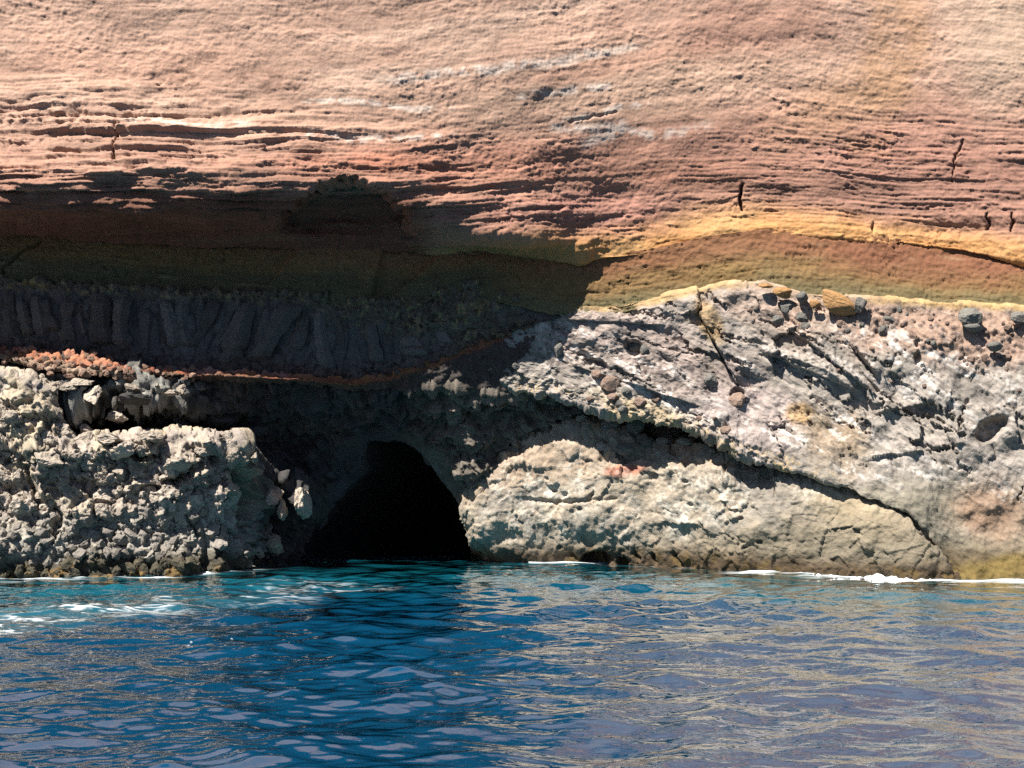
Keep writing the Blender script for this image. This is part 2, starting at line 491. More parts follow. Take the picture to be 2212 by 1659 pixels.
    c = mix(c, C(188, 140, 92), blob(PX, PY, 1925, 80, 70, 170, 12, 0.8, wq * 1.2 + wq2 * .5) * 0.55)
    c = mix(c, C(196, 152, 112), blob(PX, PY, 1800, 235, 130, 60, -20, 0.7, wq * .6) * 0.45)
    c = mix(c, C(204, 174, 148), blob(PX, PY, 2170, 80, 110, 150, 0, 0.7, wq * .5) * 0.75)
    c = mix(c, C(190, 128, 112), blob(PX, PY, 1270, 450, 200, 50, 0, 0.7, wq * .6) * 0.5)
    # bed by bed tint
    c = c * (1 + 0.20 * np.clip(b_a, -.7, .7)[..., None] + (0.20 * np.clip(b_b, -.7, .7) * (0.4 + bs))[..., None])
    c = mix(c, C(150, 96, 78), sstep(0.15, 0.6, b_b) * np.clip(bs, 0, 1) * 0.35 * sstep(200, 330, Hw))
    tl = perlin(xm(PX) / 9 + 3, Hs / .085, 5.5 + 0 * Hs) + .6 * perlin(xm(PX) / 6 + 8, Hs / .04, 1.5 + 0 * Hs)
    c = c * (1 + .24 * np.clip(tl, -.8, .8) * (.5 + .5 * sstep(-.2, .3, wq)))[..., None]
    c = mix(c, C(150, 110, 88), sstep(.35, .7, tl) * sstep(-.1, .3, fbm(Q, 2.5, 2, off=47)) * .35)
    vs_ = perlin(xm(PX) / .45 + .4 * wq, PY / 69.1 / 4.0, 6.6 + 0 * PX) + .5 * perlin(xm(PX) / .15, PY / 69.1 / 2.2, 2.6 + 0 * PX)
    c = c * (1 + .07 * vs_ * sstep(.1, .6, fbm(Q, 2.5, 2, off=79) + .3) + .10 * (kid - .5) + .08 * (jid - .5))[..., None]
    # dusty brown weathering, in bands and ragged patches
    bw = sstep(.05, .45, fbm(Q, 1.5, 4, .6, st=(.35, 1.5, 1), off=49)) * sstep(-.4, .2, wq2)
    bz = np.clip(.9 * blob(PX, PY, 330, 210, 420, 90, 3, .6) + .5 * blob(PX, PY, 850, 110, 500, 90, 0, .6) + .5 * blob(PX, PY, 2000, 330, 380, 180, 0, .6) + .4 * blob(PX, PY, 1080, 430, 240, 60, 0, .6) + .6 * blob(PX, PY, 300, 370, 500, 50, 3, .6), 0, 1)
    c = mix(c, C(142, 106, 88), bw * bz * .6)
    # pale salt lines along the beds
    for pts, w in [([(780, 172), (900, 172), (1010, 160), (1100, 148), (1180, 140), (1260, 122), (1330, 108), (1430, 94)], 9), ([(1100, 215), (1180, 205), (1260, 190), (1340, 183)], 7), ([(1200, 262), (1280, 250), (1340, 232), (1430, 225)], 7),
                   ([(1240, 320), (1300, 300), (1340, 285), (1390, 292), (1480, 282), (1550, 268)], 11), ([(640, 222), (800, 225), (1000, 240)], 6), ([(620, 290), (800, 300), (1000, 292)], 7), ([(250, 262), (420, 270), (560, 276)], 7), ([(1180, 275), (1280, 280), (1360, 270)], 10)]:
        dd, fr = seg_dist(PX, PY + 12 * wq, pts)
        c = mix(c, C(246, 228, 212), np.clip((1 - sstep(w * 0.2, w * 1.7, dd)) * sstep(-0.4, 0.15, wq2) * sstep(0.0, 0.12, fr) * sstep(1.0, 0.85, fr), 0, 1) * 0.6)
    # yellow ash at the base, from the middle to the right
    dist_b = b1[None] - PY + 7 * wq + 5 * wq2
    thick = np.interp(px, [840, 1000, 1200, 1300, 1500, 1700, 1900, 2212], [10, 34, 52, 54, 72, 56, 48, 42])[None]
    yb = (1 - sstep(thick * 0.25, thick * 1.55, dist_b + 6 * b_b)) * np.interp(px, [820, 950, 1100], [0, .7, 1])[None]
    c = mix(c, C(230, 164, 88), yb * 0.95)
    c = mix(c, C(240, 184, 112), yb * sstep(0, 0.4, wq) * 0.6)
    # red-brown tuff under the overhang, its shade darkened into the colour
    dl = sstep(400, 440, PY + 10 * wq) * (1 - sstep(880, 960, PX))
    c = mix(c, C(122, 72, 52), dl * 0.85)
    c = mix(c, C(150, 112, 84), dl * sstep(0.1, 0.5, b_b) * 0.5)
    c = c * (1 + 0.10 * n_m + 0.10 * n_f)[..., None]
    gy_ = (c @ np.array((.3, .59, .11), f4))[..., None]
    c = gy_ + (c - gy_) * .87
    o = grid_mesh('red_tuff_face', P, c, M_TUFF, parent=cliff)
    return o


build_red_tuff()


# ---------------------------------------------------------------- olive tuff
def build_olive():
    px = cols(-80, 2292, 2.4, -1800, 3800)
    top = B1(px) - 8; bot = B2(px) + 14 + wig(px, 4, 40, 3)
    n = 62
    T = np.linspace(0, 1, n)[:, None] * np.ones((1, len(px)))
    PY = top + (bot - top) * T; PX = np.broadcast_to(px, PY.shape)
    xs = [-1800, 0, 400, 800, 1000, 1150, 1245, 1400, 1700, 2000, 2212, 3800]
    tab = [[43.8, 44.25, 44.35, 44.4, 44.3, 44.2, 43.85, 43.72, 43.3, 42.78, 42.1, 38.4],
           [43.6, 44.1, 44.3, 44.35, 44.25, 44.05, 43.85, 43.66, 43.15, 42.5, 41.8, 38.2],
           [43.4, 44.0, 44.2, 44.25, 44.15, 43.95, 43.8, 43.5, 42.9, 42.2, 41.5, 38.0]]
    Y = table(xs, [0, 0.5, 1], tab, PX, T, 20)
    P0 = unproj(PX, PY, Y); N = normals(P0)
    Q = np.stack([xm(PX), PY / 69.1, P0[..., 1]], -1)
    n_l = fbm(Q, 2.5, 3, st=(0.6, 1.2, 1), off=52); n_m = fbm(Q, 0.5, 3, st=(0.6, 1.4, 1), off=53); n_f = fbm(Q, 0.14, 3, off=54)
    bd = perlin(xm(PX) / 3, (PY - B1(px)) / 69.1 / 0.12 + n_l, 3.3)
    sl = sstep(0.35, 0.5, perlin(xm(PX) / 0.8, (PY - B1(px)) / 69.1 / 0.07 + n_l, 8.3)) * sstep(0.3, 0.7, T)
    d = 0.12 * n_l + 0.05 * n_m + 0.032 * n_f - 0.05 * sstep(.3, .55, fbm(Q, .12, 2, off=58)) * sstep(0, .3, fbm(Q, 1.1, 2, off=59)) + 0.012 * bd - 0.04 * sl
    # facets standing proud in the shaded recess
    step = sstep(0, 12, PX - 560 + (PY - 640) * 0.75) * (1 - sstep(0, 10, PX - 800 + (PY - 640) * 0.25))
    d += 0.22 * step
    step = sstep(0, 10, PX - 830 + (PY - 655) * 1.1)
    d += 0.18 * step
    dd, _ = seg_dist(PX + n_m * 8, PY, [(90, 518), (40, 550), (10, 580), (0, 600)]); d -= 0.15 * (1 - sstep(1, 5, dd))
    P = P0 + N * d[..., None]
    wq = fbm(Q, 1.2, 4, st=(0.6, 1.3, 1), off=57)
    t = T + 0.16 * wq + 0.10 * np.interp(px, [0, 1300, 1600, 2212], [0.2, 0, -0.2, -0.35])[None]
    c = mix(np.broadcast_to(C(176, 124, 88), PX.shape + (3,)), C(164, 130, 86), sstep(0.22, 0.45, t))
    c = mix(c, C(140, 128, 92), sstep(0.5, 0.85, t))
    c = mix(c, C(172, 126, 92), blob(PX, PY, 1560, 545, 160, 24, 0, .6, wq) * 0.6)
    c = mix(c, C(164, 110, 84), blob(PX, PY, 1980, 570, 260, 36, 6, .6, wq * .7) * 0.7)
    c = mix(c, C(165, 135, 85), blob(PX, PY, 1570, 592, 40, 24, 0, .6, wq) * 0.5)
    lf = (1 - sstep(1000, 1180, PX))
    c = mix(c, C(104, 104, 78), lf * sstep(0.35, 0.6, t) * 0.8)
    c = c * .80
    c = mix(c, C(132, 112, 72), lf * blob(PX, PY, 250, 545, 400, 22, 3, .6, wq) * 0.6)
    c = mix(c, C(206, 188, 150), sstep(0.25, 0.6, bd) * sstep(0.1, 0.5, wq) * 0.35)
    c = c * (1 + 0.06 * bd + 0.08 * n_m + 0.10 * n_f)[..., None]
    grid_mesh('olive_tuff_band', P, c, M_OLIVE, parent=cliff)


build_olive()


# ---------------------------------------------------------------- dark basalt flow (left) behind its columns
STORE = {}


def build_basalt():
    px = cols(-80, 1215, 2.6, -1800)
    top = B2(px) - 4 + wig(px, 5, 30, 5); bot = np.maximum(B3(px), top + 3)
    n = 72
    T = np.linspace(0, 1, n)[:, None] * np.ones((1, len(px)))
    PY = top + (bot - top) * T; PX = np.broadcast_to(px, PY.shape)
    xs = [-1800, 0, 500, 900, 1050, 1150, 1215]
    tab = [[43.2, 43.9, 44.0, 44.0, 44.0, 43.85, 43.75], [43.1, 43.75, 43.95, 43.95, 43.9, 43.8, 43.75], [43.0, 43.65, 43.85, 43.95, 43.95, 43.85, 43.8]]
    Y = table(xs, [0, .4, 1], tab, PX, T, 20)
    PX, PY, Y, k = curl(px, PY, Y, top=(0.1, 0.25, 0.5), bot=(0.1, 0.25, 0.5, 0.9))
    T = np.vstack([np.zeros((3, len(px))), T, np.ones((4, len(px)))])
    P0 = unproj(PX, PY, Y); N = normals(P0)
    Q = np.stack([xm(PX), PY / 69.1, P0[..., 1]], -1).astype(f4)
    lean = 0.35 * np.sin((PX - 200) / 260.0)
    Qs = Q.copy(); Qs[..., 0] += lean * (T - .5) * 1.2 + 0.12 * fbm(Q, 0.9, 2, off=61)
    f1, f2, cid = worley(Qs * np.array((1, 0.32, 0.25), f4), 0.52)
    crack = sstep(0.0, 0.14, f2 - f1)
    n_w = fbm(Q, .3, 3, .6, off=65)
    g1, g2, gid = worley(Q + .22 * np.stack([n_w, n_w * .5, -n_w], -1), 0.36, off=5)
    gr = sstep(0.0, 0.12, g2 - g1)
    n_m = fbm(Q, 0.4, 3, off=63); n_f = fbm(Q, 0.12, 3, off=64)
    crust = (1 - sstep(0.04, 0.17, T + 0.12 * n_w)) + blob(PX, PY, 900, 680, 260, 45, 8, 0.7, n_m * .4) * 0.8 + blob(PX, PY, 1020, 640, 90, 40, 0, .6, n_m * .4)
    crust = np.clip(crust, 0, 1)
    colz = (1 - crust) * (1 - sstep(0.70, 0.85, T) * 0.7)
    d = colz * (0.06 * (crack - 0.6) + 0.10 * (cid - 0.5) - 0.10) + (1 - colz) * (0.05 * (gr - 0.6) + 0.20 * (gid - .5) + .16 * n_w) + 0.06 * n_m + 0.03 * n_f + crust * 0.10 * fbm(Q, 0.2, 3, .6, off=67)
    P = P0 + N * d[..., None]
    c = np.broadcast_to(C(100, 96, 94), PX.shape + (3,)).copy()
    c = mix(c, C(116, 110, 108), sstep(-0.1, 0.4, n_m))
    c = mix(c, C(100, 78, 72), sstep(0.72, 0.98, T) * 0.7)
    c = mix(c, C(122, 110, 84), crust * 0.55)
    c = mix(c, C(186, 166, 118), crust * sstep(0.1, 0.4, fbm(Q, 0.22, 3, off=69)) * 0.75)
    c = c * (1 + 0.25 * (cid - 0.5) + 0.15 * n_f)[..., None] * (0.75 + 0.25 * np.where(colz > .5, crack, gr))[..., None]
    o = grid_mesh('basalt_flow', P, c, M_BASALT, parent=cliff)
    STORE['basalt'] = (PX, PY, P, N)
    return o


basalt = build_basalt()


# ---------------------------------------------------------------- red scoria seam under the basalt
def build_seam():
    px = cols(-80, 1200, 2.4, -1800)
    top = B3(px) - 8 + wig(px, 3, 30, 6); bot = np.maximum(B4(px), top + 6) + wig(px, 4, 25, 7)
    n = 30
    T = np.linspace(0, 1, n)[:, None] * np.ones((1, len(px)))
    PY = top + (bot - top) * T; PX = np.broadcast_to(px, PY.shape)
    xs = [-1800, -60, 20, 90, 200, 260, 350, 450, 560, 700, 900, 1100, 1200]
    tab = [[43.0, 43.7, 43.6, 43.0, 42.9, 43.1, 43.35, 43.6, 43.7, 43.85, 43.95, 44.0, 44.0],
           [42.9, 43.5, 43.2, 42.3, 42.2, 42.5, 42.85, 43.05, 43.2, 43.55, 43.95, 43.95, 43.95],
           [42.9, 43.5, 43.1, 42.2, 42.2, 42.5, 43.1, 43.5, 43.7, 43.9, 44.05, 44.1, 44.1]]
    Y = table(xs, [0, .5, 1], tab, PX, T, 6)
    PX, PY, Y, k = curl(px, PY, Y, top=(0.1, 0.3, 0.7), bot=(0.08, 0.2, 0.45, 0.9))
    T = np.vstack([np.zeros((3, len(px))), T, np.ones((4, len(px)))])
    P0 = unproj(PX, PY, Y); N = normals(P0)
    Q = P0.astype(f4)
    g1, g2, gid = worley(Q, 0.22, off=9)
    h1, h2, hid = worley(Q, 0.5, off=19)
    n_m = fbm(Q, 0.5, 3, off=71); n_f = fbm(Q, 0.14, 3, off=72)
    rub = np.interp(PX, [0, 260, 420, 700, 1100], [1, 1, .7, .4, .5])
    d = rub * (0.10 * (gid - .5) - 0.10 * sstep(.3, .7, g1) + 0.18 * (hid - .5)) + 0.06 * n_m + 0.03 * n_f
    P = P0 + N * d[..., None]
    c = np.broadcast_to(C(158, 92, 70), PX.shape + (3,)).copy()
    c = mix(c, C(176, 120, 82), sstep(0.0, .4, n_m))
    c = mix(c, C(196, 152, 140), sstep(0.3, 0.0, T + 0.25 * n_m) * np.interp(PX, [0, 300, 450, 640, 720], [.2, .5, .9, .8, .1]))
    c = mix(c, C(214, 150, 118), blob(PX, PY, 170, 772, 110, 16, 8, .6, n_m * .5) * .7)
    c = mix(c, C(186, 172, 150), sstep(0.4, 0.8, T + .2 * n_m) * rub * 0.7)
    c = mix(c, C(170, 116, 72), blob(PX, PY, 900, 825, 200, 30, -8, .6, n_m * .5) * .6)
    c = mix(c, C(150, 128, 88), blob(PX, PY, 1080, 848, 90, 20, 5, .6, n_m * .5) * .6)
    c = mix(c, C(78, 70, 65), sstep(9, 20, PY - top[None] + 9 * n_m) * sstep(240, 330, PX) * .92)
    c = mix(c, C(150, 104, 72), sstep(640, 800, PX) * (1 - sstep(8, 18, PY - top[None] + 8 * n_m)) * .5)
    c = mix(c, C(84, 78, 74), sstep(840, 960, PX) * sstep(14, 26, PY - top[None]) * .9)
    c = c * (1 + 0.35 * (gid - .5) * rub + 0.15 * n_f)[..., None]
    o = grid_mesh('scoria_seam', P, c, M_LAVA, parent=cliff)
    STORE['seam'] = (PX, PY, P, N)
    return o


seam = build_seam()

# ---------------------------------------------------------------- recessed dark wall with the cave mouth
CAVE = [(596, 1300), (602, 1222), (652, 1152), (694, 1112), (742, 1064), (776, 1032), (782, 1000), (783, 972), (792, 953), (828, 947), (872, 955), (902, 972), (928, 1000), (950, 1034), (975, 1064), (992, 1090), (1010, 1120), (1050, 1180), (1075, 1222), (1080, 1300)]


def build_recess():
    px = cols(-80, 1640, 3.0, -1800)
    top = B4(px) - 10; top = np.where(px > 1150, 838, top); bot = np.full(len(px), 1300.0)
    n = 170
    T = np.linspace(0, 1, n)[:, None] * np.ones((1, len(px)))
    PY = top + (bot - top) * T; PX = np.broadcast_to(px, PY.shape)
    xs = [-1800, -60, 60, 200, 330, 420, 520, 640, 760, 880, 1000, 1120, 1300, 1640]
    ys = [780, 830, 870, 910, 960, 1050, 1150, 1300]
    tab = np.array([[43.4, 43.0, 42.6, 43, 43, 43, 43, 43],
                    [43.4, 43.0, 42.6, 43.0, 43.2, 43.5, 43.5, 43.5],
                    [43.5, 42.9, 42.5, 43.3, 43.8, 43.5, 43.5, 43.5],
                    [43.2, 42.8, 42.7, 44.6, 44.8, 44.4, 44, 44],
                    [43.6, 43.1, 43.0, 45.1, 45.4, 45, 44.6, 44.6],
                    [43.8, 43.5, 43.3, 45.5, 45.8, 45.5, 45, 45],
                    [44.1, 44.0, 44.8, 45.7, 46.0, 45.8, 45.4, 45.4],
                    [44.3, 44.2, 44.9, 45.6, 46.0, 45.9, 45.4, 45.0],
                    [44.3, 44.3, 44.8, 45.3, 45.6, 46.0, 46.2, 46.0],
                    [44.3, 44.3, 44.8, 45.1, 45.3, 45.6, 46, 46],
                    [44.3, 44.2, 44.7, 45.0, 45.15, 45.5, 46.0, 46.2],
                    [44.4, 44.25, 44.8, 45.1, 45.3, 45.8, 46.2, 46.2],
                    [44.6, 44.6, 45.2, 45.6, 45.8, 46, 46, 46],
                    [44.6, 44.6, 44.8, 45, 45, 45, 45, 45]])
    Y = table(xs, ys, tab.T, PX, PY, 16); Y = vsmooth(Y, 3)
    PX, PY, Y, k = curl(px, PY, Y, top=(0.3, 0.8))
    P0 = unproj(PX, PY, Y); N = normals(P0)
    Q = P0.astype(f4)
    n_w = fbm(Q, .5, 3, .6, off=84); wv = np.stack([n_w, n_w[::-1], -n_w], -1)
    f1, f2, cid = worley(Q + .4 * wv, 0.85, off=3); g1, g2, gid = worley(Q + .25 * wv, 0.33, off=4)
    n_l = fbm(Q, 1.6, 3, off=80); n_m = fbm(Q, 0.45, 3, off=81); n_f = fbm(Q, 0.14, 3, off=82)
    d = 0.36 * n_l + 0.34 * (cid - .5) + 0.20 * (gid - .5) + 0.34 * ridged(Q, 1.0, 4, .55, st=(.8, .8, 1.4), off=85) + 0.16 * n_m + 0.06 * n_f
    # clumps that stand out far enough to catch the sun
    lump = 0.0 * n_m
    for cx, cy, rx, ry, a, am in [(110, 860, 90, 34, -4, .4), (40, 900, 60, 30, 0, .5), (110, 900, 26, 22, 0, .3)]:
        lump = np.maximum(lump, am * blob(PX, PY, cx, cy, rx, ry, a, 0.6, n_m * .5))
    d += lump + np.clip(lump + .5 * blob(PX, PY, 220, 850, 220, 44, 2, .4), 0, 1) * (.16 * ridged(Q, .5, 4, .6, off=87) + .30 * (gid - .5) + .3 * (cid - .5))
    cdist, _ = seg_dist(PX, PY, CAVE)
    d *= sstep(2, 46, cdist)
    P = P0 + N * d[..., None]
    c = np.broadcast_to(C(70, 70, 71), PX.shape + (3,)).copy()
    c = mix(c, C(84, 78, 72), sstep(-.1, .4, n_l))
    c = mix(c, C(132, 122, 110), sstep(850, 980, PX) * .85)
    c = mix(c, C(186, 182, 172), np.clip(lump * 2.2 + .8 * blob(PX, PY, 220, 850, 220, 44, 2, .4, n_m * .4), 0, 1) * sstep(-.25, .25, n_m + .8 * (gid - .5)) * .8)
    c = c * (1 + 0.5 * (gid - .5) + 0.35 * (cid - .5) + 0.3 * n_f + .25 * n_m)[..., None]
    quad_px = (PX[:-1, :-1] + PX[1:, 1:]) / 2; quad_py = (PY[:-1, :-1] + PY[1:, 1:]) / 2
    hole = inside(quad_px, quad_py, CAVE)
    o = grid_mesh('cave_wall', P, c, M_LAVA, mask=~hole, parent=cliff)
    STORE['recess'] = (PX, PY, P, N)
    return o


recess = build_recess()


def surf(key, px, py):
    PX, PY, P, N = STORE[key]
    d2 = (PX - px) ** 2 + (PY - py) ** 2
    i = np.unravel_index(np.argmin(d2 + 0.3 * P[..., 1]), d2.shape)
    return P[i], N[i]


def build_cave():
    # resample the mouth outline and run it back into the rock, narrowing
    pts = np.array(CAVE, float)
    seg = np.hypot(*np.diff(pts, axis=0).T); s = np.concatenate([[0], np.cumsum(seg)])
    u = np.linspace(0, s[-1], 170)
    ox = np.interp(u, s, pts[:, 0]); oy = np.interp(u, s, pts[:, 1])
    base = []
    for a_, b_ in zip(ox, oy):
        p_, _n = surf('recess', a_, b_); base.append(unproj(a_, b_, p_[1] - .02))
    base = np.array(base)
    rows = np.concatenate([[.35, .05, .1], np.linspace(.2, 3, 16), np.linspace(3.4, 13.5, 30), np.linspace(13.6, 14.98, 12)])
    g = []
    cx, cz = (845 - 1106) / F * 45.4, 0.2
    for i, dy in enumerate(rows):
        t = dy / 15.0
        k = (1.0 + 0.16 * math.sin(min(t * 5, math.pi))) * math.sqrt(max(0, 1 - t ** 2.4))
        if i == 0: k = 1.12
        ring = base.copy(); ring[:, 0] = cx + (base[:, 0] - cx) * k + 1.6 * t; ring[:, 2] = cz + (base[:, 2] - cz) * k; ring[:, 1] = base[:, 1] + dy
        ring[:, 2] = np.where(base[:, 2] < -.4, -1.4, ring[:, 2] - .5 * t)
        g.append(ring)
    endr = g[-1].mean(0); g.append(np.repeat(endr[None], len(ox), 0))
    P = np.stack(g)
    n = fbm(P.astype(f4), 1.1, 3, off=91) * 0.35 + fbm(P.astype(f4), 0.4, 3, off=93) * 0.12
    ctr = np.stack([np.full(len(P), cx), P[:, 0, 1], np.full(len(P), 1.2)], -1)[:, None]
    dirv = P - ctr; dirv[..., 1] = 0; dirv /= np.maximum(np.linalg.norm(dirv, axis=-1, keepdims=True), .2)
    n[:3] *= np.array((0, .2, .5))[:, None]
    P = P + dirv * n[..., None]
    c = np.broadcast_to(C(74, 74, 76), P.shape[:2] + (3,)) * (1 + .3 * n)[..., None]
    grid_mesh('cave_tunnel', P, c, M_LAVA, parent=cliff)


build_cave()


# ---------------------------------------------------------------- salt-crusted grey rock, right
def build_right():
    px = cols(1000, 2292, 2.1, None, 3800)
    top = np.where(px < 1190, np.interp(px, [1000, 1060, 1110, 1190], [757, 736, 712, 684]), B2(px) - 6) + wig(px, 2.5, 40, 11)
    botc = np.where(px > 2060, np.interp(px, [2060, 2110, 2212, 3800], [1250, 1275, 1275, 1300]), B5(px))
    bot = np.maximum(botc + wig(px, 7, 28, 12) * (px < 1990), top + 6)
    n = 250
    T = np.linspace(0, 1, n)[:, None] * np.ones((1, len(px)))
    PY = top + (bot - top) * T; PX = np.broadcast_to(px, PY.shape)
    # depth by picture row so that the beds line up across the face
    xs = [1000, 1100, 1180, 1250, 1400, 1560, 1700, 1850, 2000, 2100, 2212, 2500, 3800]
    ys = [600, 680, 720, 780, 840, 900, 960, 1040, 1110, 1180, 1240, 1300]
    tab = np.array([[44.3] * 12,
                    [44.1, 44.1, 44.05, 44.1, 44.15, 44.3, 44.4, 44.4, 44.4, 44.4, 44.4, 44.4],
                    [43.9, 43.85, 43.75, 43.8, 43.85, 44.0, 44.2, 44.2, 44.2, 44.2, 44.2, 44.2],
                    [43.7, 43.55, 43.5, 43.55, 43.5, 43.6, 44, 44, 44, 44, 44, 44],
                    [43.4, 43.25, 43.2, 43.15, 43.0, 42.95, 43.1, 43.4, 43.5, 43.5, 43.5, 43.5],
                    [42.9, 42.8, 42.75, 42.7, 42.6, 42.5, 42.5, 42.8, 43, 43, 43, 43],
                    [42.5, 42.35, 42.3, 42.2, 42.15, 42.05, 41.95, 41.9, 42.2, 42.3, 42.3, 42.3],
                    [42.1, 41.95, 41.8, 41.65, 41.55, 41.45, 41.35, 41.2, 41.3, 41.4, 41.4, 41.4],
                    [41.7, 41.6, 41.4, 41.2, 41.0, 40.9, 40.8, 40.65, 40.5, 40.5, 40.6, 40.6],
                    [41.4, 41.3, 41.1, 40.9, 40.7, 40.55, 40.45, 40.3, 40.2, 40.1, 40.0, 39.9],
                    [41.1, 41.0, 40.8, 40.6, 40.4, 40.3, 40.2, 40.05, 39.95, 39.8, 39.6, 39.4],
                    [40.2, 40.1, 39.9, 39.7, 39.5, 39.4, 39.3, 39.2, 39.1, 38.9, 38.7, 38.5],
                    [37.8, 37.7, 37.5, 37.3, 37.1, 37, 36.9, 36.8, 36.7, 36.5, 36.3, 36]])
    Y = table(xs, ys, tab.T, PX, PY, 18); Y = vsmooth(Y, 4)
    Y = Y - .45 * (1 - sstep(0, 130, bot[None] - PY)) * np.interp(px, [1500, 1600, 1980, 2050], [0, 1, 1, 0])[None]
    PX, PY, Y, k = curl(px, PY, Y, top=(0.1, 0.25, 0.5, 0.9), bot=(0.06, 0.16, 0.35, 0.7, 1.2))
    P0 = unproj(PX, PY, Y); N = normals(P0)
    Q = np.stack([xm(PX), PY / 69.1, P0[..., 1]], -1).astype(f4)
    # slabs dip down to the right
    a = math.radians(34); ca, sa = math.cos(a), math.sin(a)
    def rot(Q, ang):
        a = math.radians(ang); R = Q.copy()
        R[..., 0] = Q[..., 0] * math.cos(a) + Q[..., 1] * math.sin(a); R[..., 1] = -Q[..., 0] * math.sin(a) + Q[..., 1] * math.cos(a)
        return R
    n_l = fbm(Q, 2.4, 3, off=102); n_m = fbm(Q, 0.6, 3, off=103); n_f = fbm(Q, 0.16, 4, 0.55, off=104)
    Rq = rot(Q, 34); Rq[..., 1] += 0.15 * n_l
    Rw = Rq * np.array((0.42, 1.0, 0.5), f4)
    f1, f2, cid = worley(Rw + .16 * np.stack([n_m, n_f, n_m], -1), 0.62, off=7)
    edge = sstep(0.0, 0.06, f2 - f1)
    h1, h2, hid = worley(Rq * np.array((0.55, 1.0, 0.7), f4), 0.26, off=27)
    wx, wy = n_m * 14 + n_f * 7, n_f * 11 + n_m * 6
    slabz = np.clip(blob(PX, PY, 1700, 800, 320, 150, 20, .5, n_m * .3) + blob(PX, PY, 2050, 920, 230, 90, 20, .5, n_m * .3) + .35, 0, 1)
    smooth_low = sstep(960, 1060, PY + 20 * n_m - (PX - 1700) * 0.02)     # wave-worn lower part
    slabz = slabz * (1 - .75 * smooth_low)
    d = 0.26 * n_l + 0.09 * n_m + 0.035 * n_f + slabz * (0.40 * (cid - .5) + 0.03 * (edge - .5)) * sstep(-.5, .3, fbm(Q, 1.3, 2, off=118)) + 0.04 * (1 - .6 * smooth_low) * (hid - .5) + 0.07 * ridged(Rq, 0.9, 4, st=(.35, 1.3, 1), off=117) * (1 - .6 * smooth_low) + 0.05 * ridged(Rq, 0.5, 3, st=(.5, 1.2, 1), off=108)
    rubz = np.clip(blob(PX, PY, 2080, 730, 300, 70, 5, .5, n_m * .4), 0, 1)
    g1, g2, gid = worley(Q, 0.20, off=33)
    pebb = np.clip(.55 - g1, 0, 1) * (gid > .45)
    d += rubz * 0.16 * pebb
    # ragged lower lip, left part, crusted
    lip = (1 - sstep(0, 70, bot[None] - PY)) * (1 - sstep(1600, 1750, PX))
    d += lip * (0.16 * fbm(Q, 0.35, 4, .65, off=110) + .10 * ridged(Q, .3, 3, .6, off=112))
    d *= .45 + .55 * sstep(4, 30, PY - top[None])
    def carve(pts, w, dep):
        dd, fr = seg_dist(PX + wx, PY + wy, pts)
        wv = w * np.clip(.75 + 1.1 * perlin(fr * 4 * len(pts), w + 0 * fr, .3 + 0 * fr), .12, 1.5)
        return .62 * dep * (1 - sstep(wv * 0.25, wv, dd)) * (0.35 + 0.65 * np.sin(np.clip(fr, 0.02, .98) * math.pi))
    def ledge(pts, run, dep, side=1):
        """surface stands proud on one side of the line and falls away beyond it"""
        dd, fr = seg_dist(PX + wx * .6, PY + wy * .6, pts)
        x0, y0 = pts[0]; x1, y1 = pts[-1]
        sgn = ((PX - x0) * (y1 - y0) - (PY - y0) * (x1 - x0)) * side > 0
        return dep * np.where(sgn, np.clip(1 - dd / run, 0, 1), 0) * sstep(0, .12, fr) * sstep(1, .8, fr)
    d += ledge([(1505, 668), (1530, 715), (1560, 775), (1605, 850)], 70, 0.55, 1)
    d += ledge([(1690, 700), (1760, 745), (1840, 810), (1900, 862)], 34, 0.30, 1)
    d += ledge([(1640, 758), (1700, 775), (1780, 800), (1860, 850)], 26, 0.28, 1)
    d += ledge([(1832, 738), (1868, 775), (1900, 822)], 26, 0.30, 1)
    d += ledge([(1890, 895), (1960, 885), (2010, 870)], 26, 0.22, 1)
    d += ledge([(2000, 905), (2060, 935), (2082, 945)], 22, 0.25, 1)
    d += ledge([(1240, 790), (1330, 790), (1420, 850), (1530, 885)], 30, 0.22, 1)
    d += ledge([(1200, 690), (1330, 690), (1450, 705)], 20, 0.16, 1)
    d += ledge([(1850, 1000), (1960, 990), (2050, 970), (2090, 960)], 24, 0.15, 1)
    for pts, w, dep in [([(1508, 668), (1532, 716), (1562, 778), (1602, 842)], 4.5, .3), ([(1560, 725), (1610, 738), (1640, 740)], 6, .22), ([(1570, 781), (1630, 792)], 7, .22), ([(1560, 728), (1590, 733)], 8, .2),
                        ([(1470, 750), (1530, 768)], 6, .2), ([(1640, 765), (1700, 778), (1750, 795)], 5, .2), ([(1835, 745), (1890, 815)], 8, .3), ([(1710, 715), (1760, 742), (1795, 770)], 5, .2),
                        ([(1845, 795), (1900, 850), (1965, 892)], 6, .28), ([(1965, 892), (2030, 905), (2085, 945)], 7, .3), ([(2090, 862), (2080, 900), (2078, 948)], 7, .4), ([(1985, 960), (2030, 975), (2060, 955)], 8, .3),
                        ([(2200, 1080), (2212, 1040)], 5, .3), ([(1900, 880), (1960, 900), (2010, 930)], 5, .2), ([(1640, 690), (1690, 705)], 6, .2), ([(1320, 670), (1400, 680), (1460, 690)], 7, .22), ([(1200, 745), (1330, 800), (1440, 850)], 6, .2), ([(1340, 720), (1500, 770)], 5, .15), ([(1630, 905), (1680, 925), (1760, 915)], 5, .18)]:
        d -= carve(pts, w, dep)
